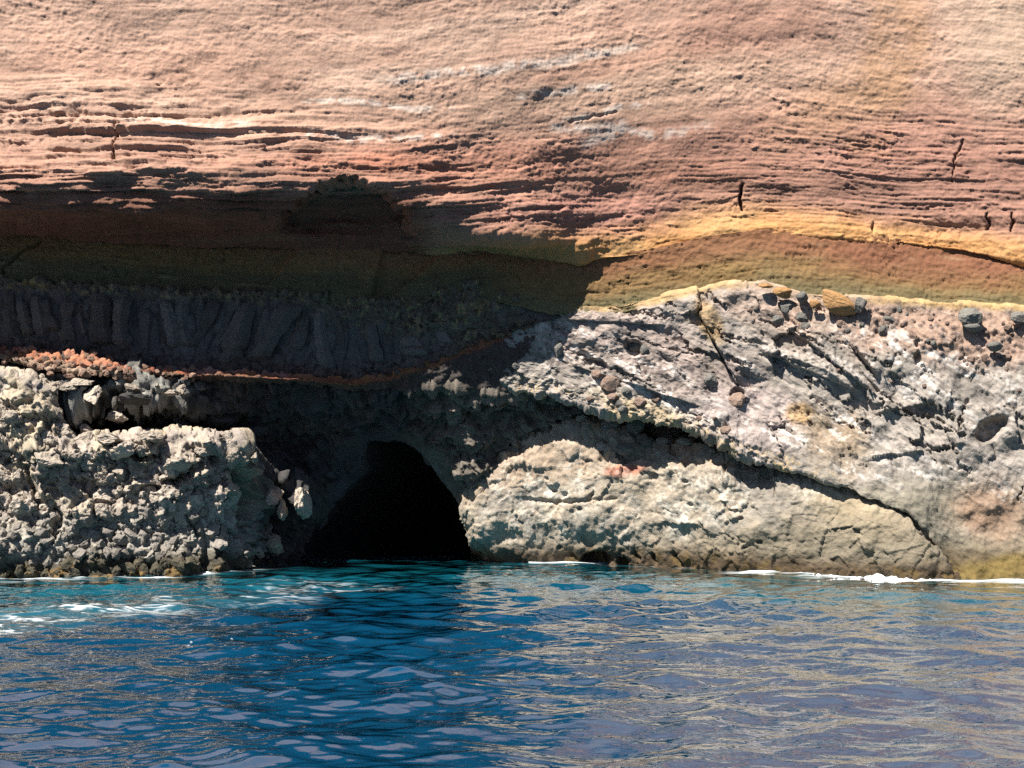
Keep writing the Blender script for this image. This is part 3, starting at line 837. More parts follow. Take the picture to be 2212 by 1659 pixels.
    for cx, cy, rx, ry, an, dep in [(2140, 928, 40, 20, -28, .5), (1370, 752, 16, 16, 0, .25), (1290, 790, 26, 12, 20, .25), (1595, 855, 16, 16, 0, .3), (1260, 775, 16, 14, 0, .2)]:
        d -= dep * blob(PX, PY, cx, cy, rx, ry, an, .3, n_m * .4)
    d *= sstep(1000, 1080, PX) * .7 + .3
    P = P0 + N * d[..., None]
    # ---- colour
    wq = fbm(Q, 1.1, 4, off=121); w2 = fbm(rot(Q, 34), 0.45, 4, .6, st=(.5, 1.3, 1), off=123); w3 = fbm(Q, 0.13, 3, .6, off=125)
    c = np.broadcast_to(C(184, 173, 162), PX.shape + (3,)).copy()
    c = mix(c, C(146, 140, 130), sstep(0, .4, wq) * .7)
    c = mix(c, C(186, 160, 150), blob(PX, PY, 1400, 760, 260, 70, 20, .6, wq * .5) * .55)
    c = mix(c, C(206, 186, 180), blob(PX, PY, 1620, 900, 130, 70, 25, .5, wq * .5) * .6)
    c = mix(c, C(196, 172, 156), blob(PX, PY, 1700, 650, 190, 38, 3, .5, wq * .5) * .7)
    c = mix(c, C(192, 158, 136), blob(PX, PY, 2060, 720, 330, 66, 4, .5, wq * .5) * .85)
    c = mix(c, C(196, 162, 112), blob(PX, PY, 1535, 700, 22, 60, -24, .4, wq * .4) * .7)
    c = mix(c, C(152, 144, 126), sstep(1000, 1090, PY + 24 * wq) * .85)
    c = mix(c, C(176, 150, 118), blob(PX, PY, 1800, 950, 80, 60, 30, .5, wq * .5) * .7)
    c = mix(c, C(182, 140, 112), blob(PX, PY, 2150, 1110, 90, 60, 10, .6, wq * .5) * .6)
    c = mix(c, C(196, 160, 112), blob(PX, PY, 1730, 895, 30, 24, 0, .3, wq * .3) * .8)
    # white salt and lime
    sal = 0
    for cx, cy, rx, ry, an, am in [(1330, 800, 200, 55, 22, .9), (1250, 745, 80, 50, 30, .6), (1080, 750, 60, 24, -22, .75), (2000, 790, 220, 62, 14, 1.0), (1920, 745, 70, 40, 30, .8), (1830, 925, 90, 28, 25, .95), (1720, 960, 120, 20, 22, .9), (1820, 1000, 130, 20, 22, .95), (1960, 1010, 200, 24, 12, .55), (1640, 780, 90, 34, 8, .6), (2120, 880, 90, 60, 10, .5), (1580, 900, 80, 40, 20, .6), (1480, 880, 140, 40, 18, .5), (2060, 1020, 120, 30, 8, .45), (2190, 1060, 50, 40, 0, .45)]:
        sal = np.maximum(sal, am * blob(PX, PY, cx, cy, rx, ry, an, .6, wq * .5))
    sal = np.clip(sal * .95 + .05, 0, 1) * sstep(-.12, .32, w2 + .6 * w3)
    stk = fbm(rot(Q, 30), .5, 4, .6, st=(.22, 1.8, 1), off=127)
    c = mix(c, C(120, 114, 108), sstep(.05, .4, stk) * (1 - rubz) * (1 - smooth_low) * .55)
    c = mix(c, C(232, 224, 216), np.clip(sal * 1.15 * sstep(.25, -.1, stk), 0, 1) * .9)
    # ochre crust: top of the flow and the lower lip
    tp = (1 - sstep(2, 17, PY - top[None] + 8 * wq + 5 * w3)) * np.interp(PX, [1190, 1560, 1640, 1850, 1930], [1, .9, .3, .4, 1])
    c = mix(c, C(222, 184, 126), tp * sstep(1185, 1200, PX) * .85)
    oc = (1 - sstep(8, 44, bot[None] - PY + 14 * w2)) * sstep(1100, 1140, PX) * (1 - sstep(1720, 1860, PX))
    c = mix(c, C(222, 192, 146), oc * sstep(-.3, .2, w3) * sstep(-.1, .25, w2 + .5 * wq) * .8)
    c = mix(c, C(222, 196, 150), blob(PX, PY, 1400, 895, 110, 26, 22, .5, wq * .4) * .5)
    # dark clasts in the rubble
    c = mix(c, C(128, 112, 106), rubz * (pebb > .12) * sstep(.45, .55, gid) * .8)
    clast = (g1 < .32 + .2 * (gid - .5)) * (gid > .62) * blob(PX, PY, 1350, 800, 300, 90, 22, .5)
    c = mix(c, C(104, 92, 90), clast * .7)
    # tide-stained base
    base = sstep(1150, 1215, PY + 16 * wq)
    c = mix(c, C(118, 100, 72), base * .85)
    c = mix(c, C(138, 116, 62), blob(PX, PY, 2170, 1228, 130, 26, -8, .5, wq * .4) * .8)
    c = c * (1 + .22 * (hid - .5) + .16 * w3 + .12 * n_m)[..., None] * (.93 + .07 * np.clip(edge + 1 - slabz, 0, 1))[..., None]
    o = grid_mesh('salt_crusted_flow', P, c, M_SALT, parent=cliff)
    STORE['right'] = (PX, PY, P, N)
    return o


right = build_right()


# ---------------------------------------------------------------- pale rounded outcrop right of the cave
def build_outcrop():
    root = empty('rock_outcrop', (3.5, 43.5, 0))
    tag(root, 'smooth pale tan rounded rock outcrop at the waterline right of the cave mouth', 'rock outcrop')
    px = np.concatenate([np.linspace(978, 1010, 30), np.arange(1012, 2100, 2.2)])
    left = curve([(960, 1060), (1000, 1000), (1040, 985), (1085, 983), (1150, 989), (1185, 1000), (1220, 1030), (1300, 1045)])
    top = B6(px) + wig(px, 6, 30, 15) * (px > 1005)
    bot = np.full(len(px), 1300.0)
    n = 150
    T = np.linspace(0, 1, n)[:, None] * np.ones((1, len(px)))
    # shear the left edge to follow the outline of the mouth
    PY = top + (bot - top) * T
    edge_x = left_x = np.interp(PY, [960, 1005, 1040, 1085, 1150, 1185, 1220, 1300], [1066, 1008, 998, 994, 1002, 1016, 1046, 1066])
    w = 1 - sstep(978, 1180, np.broadcast_to(px, PY.shape))
    PX = np.broadcast_to(px, PY.shape) + w * (edge_x - 978)
    xs = [978, 1010, 1060, 1140, 1250, 1400, 1550, 1750, 2000, 2100]
    wd = [float(wl_depth(x)) for x in xs]
    off_top = [1.7, 1.05, .65, .45, .4, .5, .6, .65, .55, .4]
    off_up = [.75, .25, 0, -.25, -.5, -.4, -.15, .12, .12, .1]
    off_mid = [.65, .15, -.1, -.35, -.6, -.5, -.3, -.05, 0, 0]
    off_wl = [1.2, .6, .3, .1, .05, 0, 0, 0, 0, 0]
    tab = [[a + b for a, b in zip(wd, off_top)], [a + b * .55 + c * .45 for a, b, c in zip(wd, off_top, off_up)], [a + b for a, b in zip(wd, off_up)], [a + b for a, b in zip(wd, off_mid)], [a + b for a, b in zip(wd, off_wl)], [a + b for a, b in zip(wd, off_wl)]]
    Tw = (PY - top) / np.maximum(WL(px)[None] - top, 40)
    Y = table(xs, [0, .07, .25, .65, 1.0, 1.3], tab, np.broadcast_to(px, PY.shape), Tw, 14); Y = vsmooth(Y, 5)
    # turn-back rows at the top
    Yt = [Y[0] + d for d in (.9, .45, .18)]
    zt = CAMH + (HOR - PY[0]) / F * Y[0]
    PYt = [HOR - (zt + .06 * d - CAMH) * F / y for d, y in zip((.9, .45, .18), Yt)]
    PX = np.vstack([PX[:1]] * 3 + [PX]); PY = np.vstack(PYt + [PY]); Y = np.vstack(Yt + [Y])
    # turn-back columns at the left edge
    ex = (1.6, .8, .35, .12)
    PXl = np.stack([PX[:, 0] + 4 * e for e in ex], 1); Yl = np.stack([Y[:, 0] + e * 1.6 for e in ex], 1); PYl = np.repeat(PY[:, :1], 4, 1)
    PX = np.hstack([PXl, PX]); PY = np.hstack([PYl, PY]); Y = np.hstack([Yl, Y])
    top = np.concatenate([[top[0]] * 4, top])
    P0 = unproj(PX, PY, Y); N = normals(P0)
    Q = P0.astype(f4)
    n_l = fbm(Q, 1.9, 3, off=131); n_m = fbm(Q, 0.5, 3, off=132); n_f = fbm(Q, 0.14, 4, .55, off=133)
    h1, h2, hid = worley(Q, 0.42, off=41)
    _a, _b, fid_ = worley(Q + .3 * n_m[..., None], 1.1, off=43)
    crag = 1 - sstep(10, 110, PY - top[None] + 30 * n_m)
    crag = np.clip(crag + blob(PX, PY, 1400, 960, 120, 60, 10, .5, n_m * .4), 0, 1) * (1 - sstep(1650, 1750, PX))
    d = 0.24 * n_l + 0.07 * n_m + 0.030 * n_f + 0.035 * ridged(Q, .6, 4, .55, off=137) + .12 * (fid_ - .5) + crag * (0.26 * (hid - .5) + .10 * fbm(Q, .3, 3, .6, off=139)) + 0.07 * (1 - crag) * (hid - .5)
    def carve(pts, w, dep):
        dd, fr = seg_dist(PX + n_m * 6, PY + n_f * 5, pts)
        return dep * (1 - sstep(w * .25, w, dd)) * (.4 + .6 * np.sin(np.clip(fr, .02, .98) * math.pi))
    for pts, w, dep in [([(1130, 1078), (1200, 1085), (1330, 1078)], 6, .15), ([(1565, 985), (1566, 1048), (1566, 1060)], 3.5, .15), ([(1670, 1048), (1672, 1072)], 4, .2), ([(1410, 1195), (1420, 1215)], 6, .3), ([(1450, 1195), (1470, 1222)], 6, .35), ([(1370, 1192), (1385, 1205)], 5, .25), ([(1230, 1195), (1250, 1205)], 5, .2), ([(1282, 1062), (1274, 1075)], 4, .2),
                        ([(1400, 900), (1420, 940)], 5, .25), ([(1290, 945), (1350, 985), (1420, 990)], 7, .2), ([(1060, 1005), (1130, 985)], 7, .15), ([(1960, 1106), (1990, 1150), (2030, 1185), (2060, 1235)], 7, .35)]:
        d -= carve(pts, w, dep)
    d -= .75 * blob(PX, PY, 1285, 1212, 30, 19, 0, .25, n_m * .3) + .4 * blob(PX, PY, 1345, 1215, 12, 11, 0, .3) + .25 * blob(PX, PY, 1330, 990, 26, 14, 0, .4, n_m * .5)
    for x, y in [(1195, 1060), (1312, 1182), (1210, 1180), (1480, 1040), (1490, 1090), (1252, 1100), (1600, 1120), (1640, 1170)]:
        d -= .12 * blob(PX, PY, x, y, 6, 4, 0, .4)
    P = P0 + N * d[..., None]
    wq = fbm(Q, 1.0, 4, off=141); w2 = fbm(Q, 0.36, 4, .6, off=143); w3 = fbm(Q, 0.12, 3, .6, off=145)
    c = np.broadcast_to(C(192, 177, 157), PX.shape + (3,)).copy()
    c = mix(c, C(210, 192, 168), sstep(0, .4, wq) * .7)
    c = mix(c, C(168, 160, 148), sstep(-.05, -.4, wq) * .7)
    c = mix(c, C(206, 176, 148), blob(PX, PY, 1180, 1000, 150, 40, -8, .6, wq * .5) * .6)
    c = mix(c, C(158, 146, 132), crag * .6)
    c = mix(c, C(190, 160, 124), crag * sstep(.1, .4, w2) * .7)
    c = mix(c, C(196, 128, 104), blob(PX, PY, 1352, 1016, 44, 17, -6, .4, wq * .6) * .9)
    c = mix(c, C(206, 162, 134), blob(PX, PY, 1480, 962, 44, 18, 0, .4, wq * .5) * .7)
    c = mix(c, C(140, 136, 130), blob(PX, PY, 1680, 1060, 110, 60, 20, .6, wq * .6) * .55)
    c = mix(c, C(184, 164, 126), blob(PX, PY, 1850, 1100, 120, 50, 20, .6, wq * .5) * .5)
    sal = 0
    for cx, cy, rx, ry, am in [(1130, 1050, 60, 40, .9), (1210, 1065, 70, 26, .9), (1240, 1030, 40, 60, .7), (1470, 1100, 40, 70, .9), (1550, 1070, 60, 50, .8), (1250, 1130, 160, 50, .5), (1360, 1110, 30, 50, .5), (1400, 1020, 150, 30, .4), (1770, 1050, 60, 40, .5), (1100, 1140, 60, 50, .45)]:
        sal = np.maximum(sal, am * blob(PX, PY, cx, cy, rx, ry, 0, .6, wq * .6))
    vein = sstep(.08, .0, np.abs(w2 + .15 * w3)) * .6
    c = mix(c, C(236, 228, 212), np.clip(sal * sstep(.0, .3, w2 + .5 * w3) + vein * np.clip(sal + .12, 0, 1), 0, 1) * .9)
    low = sstep(1120, 1200, PY + 26 * wq + np.interp(PX, [1000, 1500, 1700, 2000], [-30, 0, 40, 30]))
    c = mix(c, C(132, 122, 102), low * .75 * np.interp(PX, [1000, 1450, 1650], [.25, .5, 1]))
    tide = sstep(1166, 1210, PY - (WL(np.clip(PX, 980, 2212)) - 1222) + 10 * wq)
    c = mix(c, C(88, 70, 50), tide * .9)
    c = mix(c, C(128, 104, 58), tide * sstep(0, .4, w2) * .6)
    c = c * (1 + .18 * (hid - .5) + .16 * w3 + .10 * n_m)[..., None]
    grid_mesh('outcrop_face', P - np.array((3.5, 43.5, 0)), c, M_SALT, parent=root)
    STORE['outcrop'] = (PX, PY, P, N)
    return root


outcrop = build_outcrop()


# ---------------------------------------------------------------- craggy lava mass on the left
LEFT_O = np.array((-11.0, 41.5, 0.0))


def build_left():
    root = empty('lava_outcrop', tuple(LEFT_O))
    tag(root, 'craggy sunlit grey lava rock mass at the waterline left of the cave', 'rock outcrop')
    px = cols(-80, 745, 1.9, -1800)
    top = np.interp(px, [-1800, -200], [780, 800]) * (px < -200) + B8(px) * (px >= -200)
    top = top + wig(px, 10, 34, 17)
    bot = np.full(len(px), 1310.0)
    n = 190
    T = np.linspace(0, 1, n)[:, None] * np.ones((1, len(px)))
    PY = top + (bot - top) * T; PXr = np.broadcast_to(px, PY.shape)
    PX = PXr + sstep(430, 745, PXr) * (np.interp(PY, [1040, 1062, 1118, 1152, 1222, 1310], [776, 742, 698, 658, 608, 590]) - 745)
    xs = [-1800, -100, 60, 200, 330, 440, 510, 560, 610, 660, 700, 745]
    ys = [870, 920, 960, 1000, 1050, 1100, 1150, 1200, 1240, 1310]
    tab = np.array([[40, 40, 40, 40, 39.8, 39.5, 39.4, 39.2, 39, 38.8],
                    [41.4, 41.1, 40.9, 40.8, 40.7, 40.5, 40.4, 40.2, 40.0, 39.7],
                    [41.9, 41.4, 41.0, 41.1, 41.0, 40.8, 40.6, 40.45, 40.3, 40.1],
                    [42.1, 41.8, 41.5, 41.45, 41.4, 41.25, 41.2, 40.9, 40.7, 40.5],
                    [42.3, 42.0, 41.75, 41.8, 41.75, 41.6, 41.5, 41.3, 41.1, 40.9],
                    [42.6, 42.3, 42.0, 42.15, 42.25, 42.05, 42.0, 41.8, 41.7, 41.5],
                    [43, 42.7, 42.35, 42.7, 42.9, 42.8, 42.7, 42.4, 42.3, 42.2],
                    [44.2, 44.2, 44.0, 44.1, 44.2, 44.0, 43.3, 43.0, 42.9, 42.8],
                    [44.9, 44.9, 44.8, 44.7, 44.7, 44.6, 44.5, 44.2, 44.0, 43.8],
                    [45.3, 45.3, 45.3, 45.2, 45.1, 45.0, 45.0, 44.8, 44.6, 44.4],
                    [45.6, 45.6, 45.6, 45.5, 45.3, 45.2, 45.2, 45.2, 45.1, 45.0],
                    [46.4, 46.4, 46.4, 46.4, 46.3, 46.3, 46.3, 46.3, 46.3, 46.3]])
    tab[:, 0] = tab[:, 2] + .22; tab[:, 1] = tab[:, 2] + .10
    Y = table(xs, ys, tab.T, PXr, PY, 10); Y = vsmooth(Y, 4)
    PXk = np.vstack([np.repeat(PX[:1], 4, 0), PX])
    PX, PY, Y, k = curl(px, PY, Y, top=(0.10, 0.25, 0.5, 0.9))
    PX = PXk
    P0 = unproj(PX, PY, Y); N = normals(P0)
    Q = P0.astype(f4)
    n_l = fbm(Q, 1.5, 3, off=151); n_m = fbm(Q, 0.5, 3, .55, off=152); n_f = fbm(Q, 0.15, 4, .6, off=153)
    n_w = fbm(Q, .4, 3, .6, off=158); n_v = fbm(Q, .4, 3, .6, off=168); wv = np.stack([n_w, n_v, n_v - n_w], -1)
    f1, f2, cid = worley(Q + 0.30 * wv, 0.85, st=(1, 1, .8), off=51)
    g1, g2, gid = worley(Q + 0.14 * wv, 0.36, off=52)
    h1, h2, hid = worley(Q, 0.16, off=53)
    blocky = sstep(1090, 1150, PY + 40 * n_l)
    d = 0.34 * n_l + 0.32 * (cid - .5) + 0.20 * (.5 - f1) + 0.26 * ridged(Q, .95, 4, .6, off=159)
    d += (1 - .5 * blocky) * (0.24 * (gid - .5) + 0.16 * (.5 - g1) + 0.08 * (hid - .5) + 0.05 * (.5 - h1) + .14 * ridged(Q, .45, 3, off=157)) + blocky * .06 * (gid - .5)
    d += 0.12 * n_m + 0.035 * n_f
    # shadowed clefts
    for pts, w, dep in [([(60, 1010), (75, 1075), (95, 1100)], 12, .5), ([(430, 1000), (400, 1025), (330, 1055), (290, 1060)], 13, .6), ([(270, 965), (300, 990), (360, 985)], 10, .5), ([(100, 1085), (130, 1120), (110, 1170)], 13, .45), ([(200, 1080), (220, 1120)], 10, .35),
                        ([(400, 965), (440, 985), (470, 1000)], 12, .45), ([(0, 1000), (50, 985)], 9, .35), ([(505, 1020), (520, 1080), (510, 1150)], 22, .7), ([(600, 1040), (600, 1100), (580, 1150)], 22, .6), ([(420, 1130), (450, 1190), (440, 1230)], 16, .5), ([(100, 900), (110, 935), (90, 960)], 14, .5)]:
        dd, fr = seg_dist(PX + n_m * 14, PY + n_f * 8, pts)
        d -= dep * (1 - sstep(w * .2, w, dd)) * (.4 + .6 * np.sin(np.clip(fr, .05, .95) * math.pi))
    d *= .35 + .65 * sstep(0, 55, PY - np.concatenate([top])[None])
    # prongs that catch the light on the shaded flank
    for cx, cy, rx, ry, am in [(560, 1075, 17, 38, .9), (640, 1072, 22, 34, 1.3), (480, 1058, 20, 30, .6), (545, 1165, 24, 24, .9), (515, 1200, 22, 22, .7), (470, 1165, 16, 20, .5), (510, 960, 24, 26, .5), (370, 985, 30, 18, .5), (455, 960, 25, 20, .4), (605, 1035, 8, 10, .8), (120, 985, 55, 26, .45), (240, 965, 60, 20, .4)]:
        d += am * .40 * blob(PX, PY, cx, cy, rx, ry, 0, .45, n_m * .5)
    P = P0 + N * d[..., None]
    c = np.broadcast_to(C(200, 185, 172), PX.shape + (3,)).copy()
    c = mix(c, C(214, 197, 178), sstep(-.1, .35, n_l) * .8)
    c = mix(c, C(214, 196, 160), sstep(.6, .85, cid) * .5)
    c = mix(c, C(198, 184, 172), blob(PX, PY, 230, 1060, 250, 40, 0, .6, n_m * .4) * .5)
    c = mix(c, C(184, 178, 166), blocky * .85)
    c = mix(c, C(132, 128, 124), sstep(.1, .5, n_m) * .3)
    tide = sstep(1178, 1215, PY - (WL(np.clip(PX, -80, 745)) - 1240) + 10 * n_m)
    c = mix(c, C(84, 77, 62), tide * .9)
    c = mix(c, C(150, 118, 66), tide * sstep(1215, 1235, PY) * sstep(0, .3, n_m) * .7)
    c = mix(c, C(72, 72, 74), sstep(500, 575, PX + 20 * n_m) * .95)  # flank of darker rock, its shade also put into the colour
    c = c * (1 + .2 * (gid - .5) + .2 * (hid - .5) + .18 * n_f)[..., None] * (.8 + .2 * sstep(0, .12, g2 - g1))[..., None]
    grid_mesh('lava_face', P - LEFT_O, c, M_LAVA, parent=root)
    STORE['left'] = (PX, PY, P, N)
    return root


leftrock = build_left()

# ---------------------------------------------------------------- sea
SHORE_PTS = [(-400, 1262), (0, 1252), (400, 1239), (700, 1222), (1000, 1216), (1200, 1216), (1400, 1221), (1550, 1231), (1750, 1241), (2000, 1251), (2212, 1251)]


def to_sea(px, py):
    y = F * CAMH / (py - HOR)
    return (px - 1106.0) / F * y, y


def build_sea():
    xf = np.concatenate([np.arange(-17.2, -7, 0.055), np.arange(-7, 7, 0.038), np.arange(7, 17.3, 0.055)])
    ext = np.cumsum(0.08 * 1.16 ** np.arange(60))
    xs = np.concatenate([xf[0] - ext[::-1], xf, xf[-1] + ext])
    yf = np.concatenate([np.arange(16.2, 27, 0.044), np.arange(27, 46.6, 0.07)])
    ys = np.concatenate([yf[0] - ext[::-1], yf, yf[-1] + np.cumsum(0.08 * 1.16 ** np.arange(48))])
    X, Yy = np.meshgrid(xs, ys)
    gx = np.abs(np.gradient(xs))[None]; gy = np.abs(np.gradient(ys))[:, None]
    cell = np.maximum(gx, gy)
    r = np.random.RandomState(5)
    Z = np.zeros(X.shape, f4); DX = np.zeros_like(Z); DY = np.zeros_like(Z)
    nw = 104
    lam = np.exp(np.linspace(math.log(0.15), math.log(6.0), nw)) * r.uniform(.93, 1.07, nw)
    th = r.normal(0, 1, nw) * np.radians(np.interp(lam, [.15, .4, .9, 3, 7], [26, 30, 36, 45, 45])) + math.radians(-84)
    ph = r.uniform(0, 6.283, nw)
    # patchiness of the short chop
    pt = 0.75 + 0.5 * fbm(np.stack([X, Yy * 1.0, 0 * X], -1).astype(f4), 5.0, 2, st=(.6, 1, 1), off=201)
    shore_y = np.interp(xs, *np.array(sorted([to_sea(a, b) for a, b in SHORE_PTS])).T)[None]
    near = np.clip((shore_y - Yy) / 4.0, 0.45, 1)
    for i in range(nw):
        k = 6.28318 / lam[i]
        s = SLOPE * math.sqrt(2.0 / nw) * float(np.interp(lam[i], [.15, .25, .5, .9, 1.6, 3, 7], [.65, 1.05, 1.5, 1.5, 1.1, .8, .5]))
        a = s / k
        fade = sstep(2.2, 4.0, lam[i] / cell)
        if not fade.any(): continue
        A = a * fade * near * (pt if lam[i] < 1.2 else 1.0)
        arg = (k * (math.cos(th[i]) * X + math.sin(th[i]) * Yy) + ph[i]).astype(f4)
        cs = np.cos(arg); sn = np.sin(arg)
        Z += A * cs; DX -= A * 1.0 * math.cos(th[i]) * sn; DY -= A * 1.0 * math.sin(th[i]) * sn
    P = np.stack([X + DX, Yy + DY, Z], -1)
    # ---- body colour and foam, both laid out on the water itself
    dsh = shore_y - Yy                              # metres off the rocks
    nz = fbm(np.stack([X, Yy, 0 * X], -1).astype(f4), 3.0, 4, st=(.7, 1.2, 1), off=205)
    deep = np.array((0.0005, 0.034, 0.078)); teal = np.array((0.003, 0.070, 0.098)); green = np.array((0.035, 0.075, 0.065))
    wt = 1 - sstep(2.0, 12.0, dsh + 3.0 * nz)
    c = mix(np.broadcast_to(deep, X.shape + (3,)), teal, wt)
    rt = sstep(2.5, 6.0, X) * (1 - sstep(0.5, 3.5, dsh + 1.2 * nz))
    c = mix(c, green, rt * .8)
    # foam streaks drifting off the left rocks
    n1 = fbm(np.stack([X, Yy, 0 * X], -1).astype(f4), 0.7, 4, .6, st=(.28, 1.5, 1), off=211)
    n2 = fbm(np.stack([X, Yy, 0 * X], -1).astype(f4), 1.6, 3, st=(.5, 1, 1), off=213)
    lace = sstep(.09, .01, np.abs(n1)) * .7
    foam = np.zeros(X.shape)
    def streak(pts, wd, am):
        w = [to_sea(a, b) for a, b in pts]
        dd, fr = seg_dist(X + .0 * n2, Yy + 0.5 * n2, w)
        return am * (1 - sstep(wd * .25, wd, dd)) * sstep(0, .03, fr) * sstep(1, .75, fr)
    m = streak([(-200, 1372), (0, 1347), (120, 1335), (250, 1316), (400, 1300), (560, 1288), (720, 1275)], 2.3, 1.0)
    m = np.maximum(m, streak([(-200, 1350), (0, 1330), (150, 1312), (300, 1308), (430, 1302)], 1.2, 1.0))
    m = np.maximum(m, streak([(560, 1270), (680, 1262), (780, 1268), (860, 1262)], 1.6, .45))
    foam = np.maximum(foam, m * lace * sstep(-.3, .3, n2))
    c = mix(c, np.array((.03, .12, .15)), m * .4)
    # milky fringe along the rocks
    fr_r = sstep(4.5, 7.5, X) * (1 - sstep(0.15, 1.1, dsh + .8 * n2 - .35))
    foam = np.maximum(foam, fr_r * sstep(.0, .35, n1 + .5 * n2) * .8)
    fr_l = (1 - sstep(-9, -6.5, X)) * (1 - sstep(0.1, .8, dsh + .7 * n2 - .15))
    foam = np.maximum(foam, fr_l * sstep(.05, .35, n1 + .4 * n2) * .8)
    fr_m = (X > 0.5) * (X < 5) * (1 - sstep(0.1, .7, dsh + .8 * n2))
    foam = np.maximum(foam, fr_m * sstep(0, .3, n1) * .7)
    # scattered white flecks on the left: glints painted through the foam mask
    fl1, fl2, fid = worley(np.stack([X, Yy * .9, 0 * X], -1)[60:-48, 60:-60].astype(f4), 0.24, off=61)
    fm = np.zeros(X.shape)
    core = ((fl1 < .12) & (fid > .6)).astype(float)
    fm[60:-48, 60:-60] = core
    band = np.maximum(streak([(330, 1392), (480, 1375), (620, 1366), (700, 1370)], 1.5, 1.0), 0)
    band = np.maximum(band, streak([(-50, 1455), (60, 1455), (110, 1460)], .8, .7))
    foam = np.maximum(foam, .45 * fm * band * sstep(-.1, .3, n1 + .15 + .2 * n2))
    P[..., 2] += 0.03 * foam
    m_, nt, b = new_mat('sea_water')
    N = nt.nodes.new; L = nt.links.new
    at = N('ShaderNodeAttribute'); at.attribute_name = 'Col'
    fa = N('ShaderNodeAttribute'); fa.attribute_name = 'foam'
    tc = N('ShaderNodeTexCoord')
    mp = N('ShaderNodeMapping'); mp.inputs['Scale'].default_value = (1.0, 1.9, 1.0); L(tc.outputs['Object'], mp.inputs['Vector'])
    nn = N('ShaderNodeTexNoise'); nn.inputs['Scale'].default_value = 5.0; nn.inputs['Detail'].default_value = 1; nn.inputs['Roughness'].default_value = .5
    L(mp.outputs[0], nn.inputs['Vector'])
    bp = N('ShaderNodeBump'); bp.inputs['Strength'].default_value = .15; bp.inputs['Distance'].default_value = .03
    L(nn.outputs[0], bp.inputs['Height'])
    nt.nodes.remove(b)
    df = N('ShaderNodeBsdfDiffuse'); L(at.outputs['Color'], df.inputs['Color']); L(bp.outputs[0], df.inputs['Normal'])
    gl = N('ShaderNodeBsdfGlossy'); gl.inputs['Roughness'].default_value = .03; gl.inputs['Color'].default_value = (1, 1, 1, 1); L(bp.outputs[0], gl.inputs['Normal'])
    fz = N('ShaderNodeFresnel'); fz.inputs['IOR'].default_value = 1.45; L(bp.outputs[0], fz.inputs['Normal'])
    fk = N('ShaderNodeMath'); fk.operation = 'MULTIPLY'; fk.use_clamp = True; fk.inputs[1].default_value = REFL; L(fz.outputs[0], fk.inputs[0])
    m1 = N('ShaderNodeMixShader'); L(fk.outputs[0], m1.inputs[0]); L(df.outputs[0], m1.inputs[1]); L(gl.outputs[0], m1.inputs[2])
    fd = N('ShaderNodeBsdfDiffuse'); fd.inputs['Color'].default_value = (.72, .77, .80, 1)
    m2 = N('ShaderNodeMixShader'); L(fa.outputs['Fac'], m2.inputs[0]); L(m1.outputs[0], m2.inputs[1]); L(fd.outputs[0], m2.inputs[2])
    L(m2.outputs[0], nt.nodes['Material Output'].inputs['Surface'])
    o = grid_mesh('sea', P[::-1], c[::-1], m_, extra={'foam': np.clip(foam, 0, 1)[::-1].copy()})
    tag(o, kind='structure', label='rippled deep blue sea in front of the cliff')
    return o


SLOPE = 0.155
REFL = 1.75
sea = build_sea()

# ------------------------------------------------------------------ loose and broken rock
import bmesh


def rock_mesh(name, mat, seed, kind='angular', sub=3):
    r = np.random.RandomState(seed)
    bm = bmesh.new(); bmesh.ops.create_icosphere(bm, subdivisions=sub, radius=1.0)
    me = bpy.data.meshes.new(name); bm.to_mesh(me); bm.free()
    n = len(me.vertices); V = np.empty(n * 3, f4); me.vertices.foreach_get('co', V); V = V.reshape(-1, 3)
    cuts = {'angular': 16, 'round': 8, 'slab': 7}[kind]
    for _ in range(cuts):
        a = r.normal(size=3); a /= np.linalg.norm(a)
        lim = r.uniform(.42, .8) if kind != 'round' else r.uniform(.6, .88)
        dd = V @ a
        V = V - np.maximum(dd - lim, 0)[:, None] * a * .93
    amp = {'angular': .24, 'round': .20, 'slab': .045}[kind]
    nn = fbm(V + seed * 3.7, .9, 3, .55) * amp + fbm(V + seed * 1.3, .30, 3, .65) * amp * (.75 if kind == 'angular' else .45)
    if kind == 'angular':
        nn = nn + .10 * ridged(V + seed, .5, 2)
    V = V * (1 + nn)[:, None]
    V = V * r.uniform(.85, 1.15, 3)
    me.vertices.foreach_set('co', V.astype(f4).ravel())
    me.polygons.foreach_set('use_smooth', np.full(len(me.polygons), kind == 'slab', bool))
    me.materials.append(mat); me.update()
    return me


def plain_rock(name, c, rand=.22, fine=5.0):
    return rock_mat(name, fine, .8, .10, .28, attr=False, base=c, rand=rand)


R_LAVA = [rock_mesh('lava_block', plain_rock('lava_block', C(204, 189, 172)), 100 + i, 'angular', 4) for i in range(9)]
R_WET = [rock_mesh('shore_block', plain_rock('shore_block', C(172, 163, 152), .2), 130 + i, 'angular') for i in range(8)]
R_LOW = [rock_mesh('tide_block', plain_rock('tide_block', C(104, 97, 80), .2), 150 + i, 'angular') for i in range(5)]
R_DARK = [rock_mesh('dark_block', plain_rock('dark_block', C(84, 82, 80), .2), 160 + i) for i in range(4)]
R_GREY = [rock_mesh('grey_stone', plain_rock('grey_stone', C(150, 146, 138), .2), 170 + i, 'round') for i in range(6)]
R_BROWN = [rock_mesh('brown_stone', plain_rock('brown_stone', C(172, 146, 130), .2), 180 + i, 'round') for i in range(5)]
R_TAN = [rock_mesh('tan_slab', plain_rock('tan_slab', C(200, 154, 104), .08, 3.0), 190 + i, 'slab', 4) for i in range(6)]
R_SCORIA = [rock_mesh('scoria_stone', plain_rock('scoria_stone', C(182, 148, 128), .25), 200 + i) for i in range(5)]


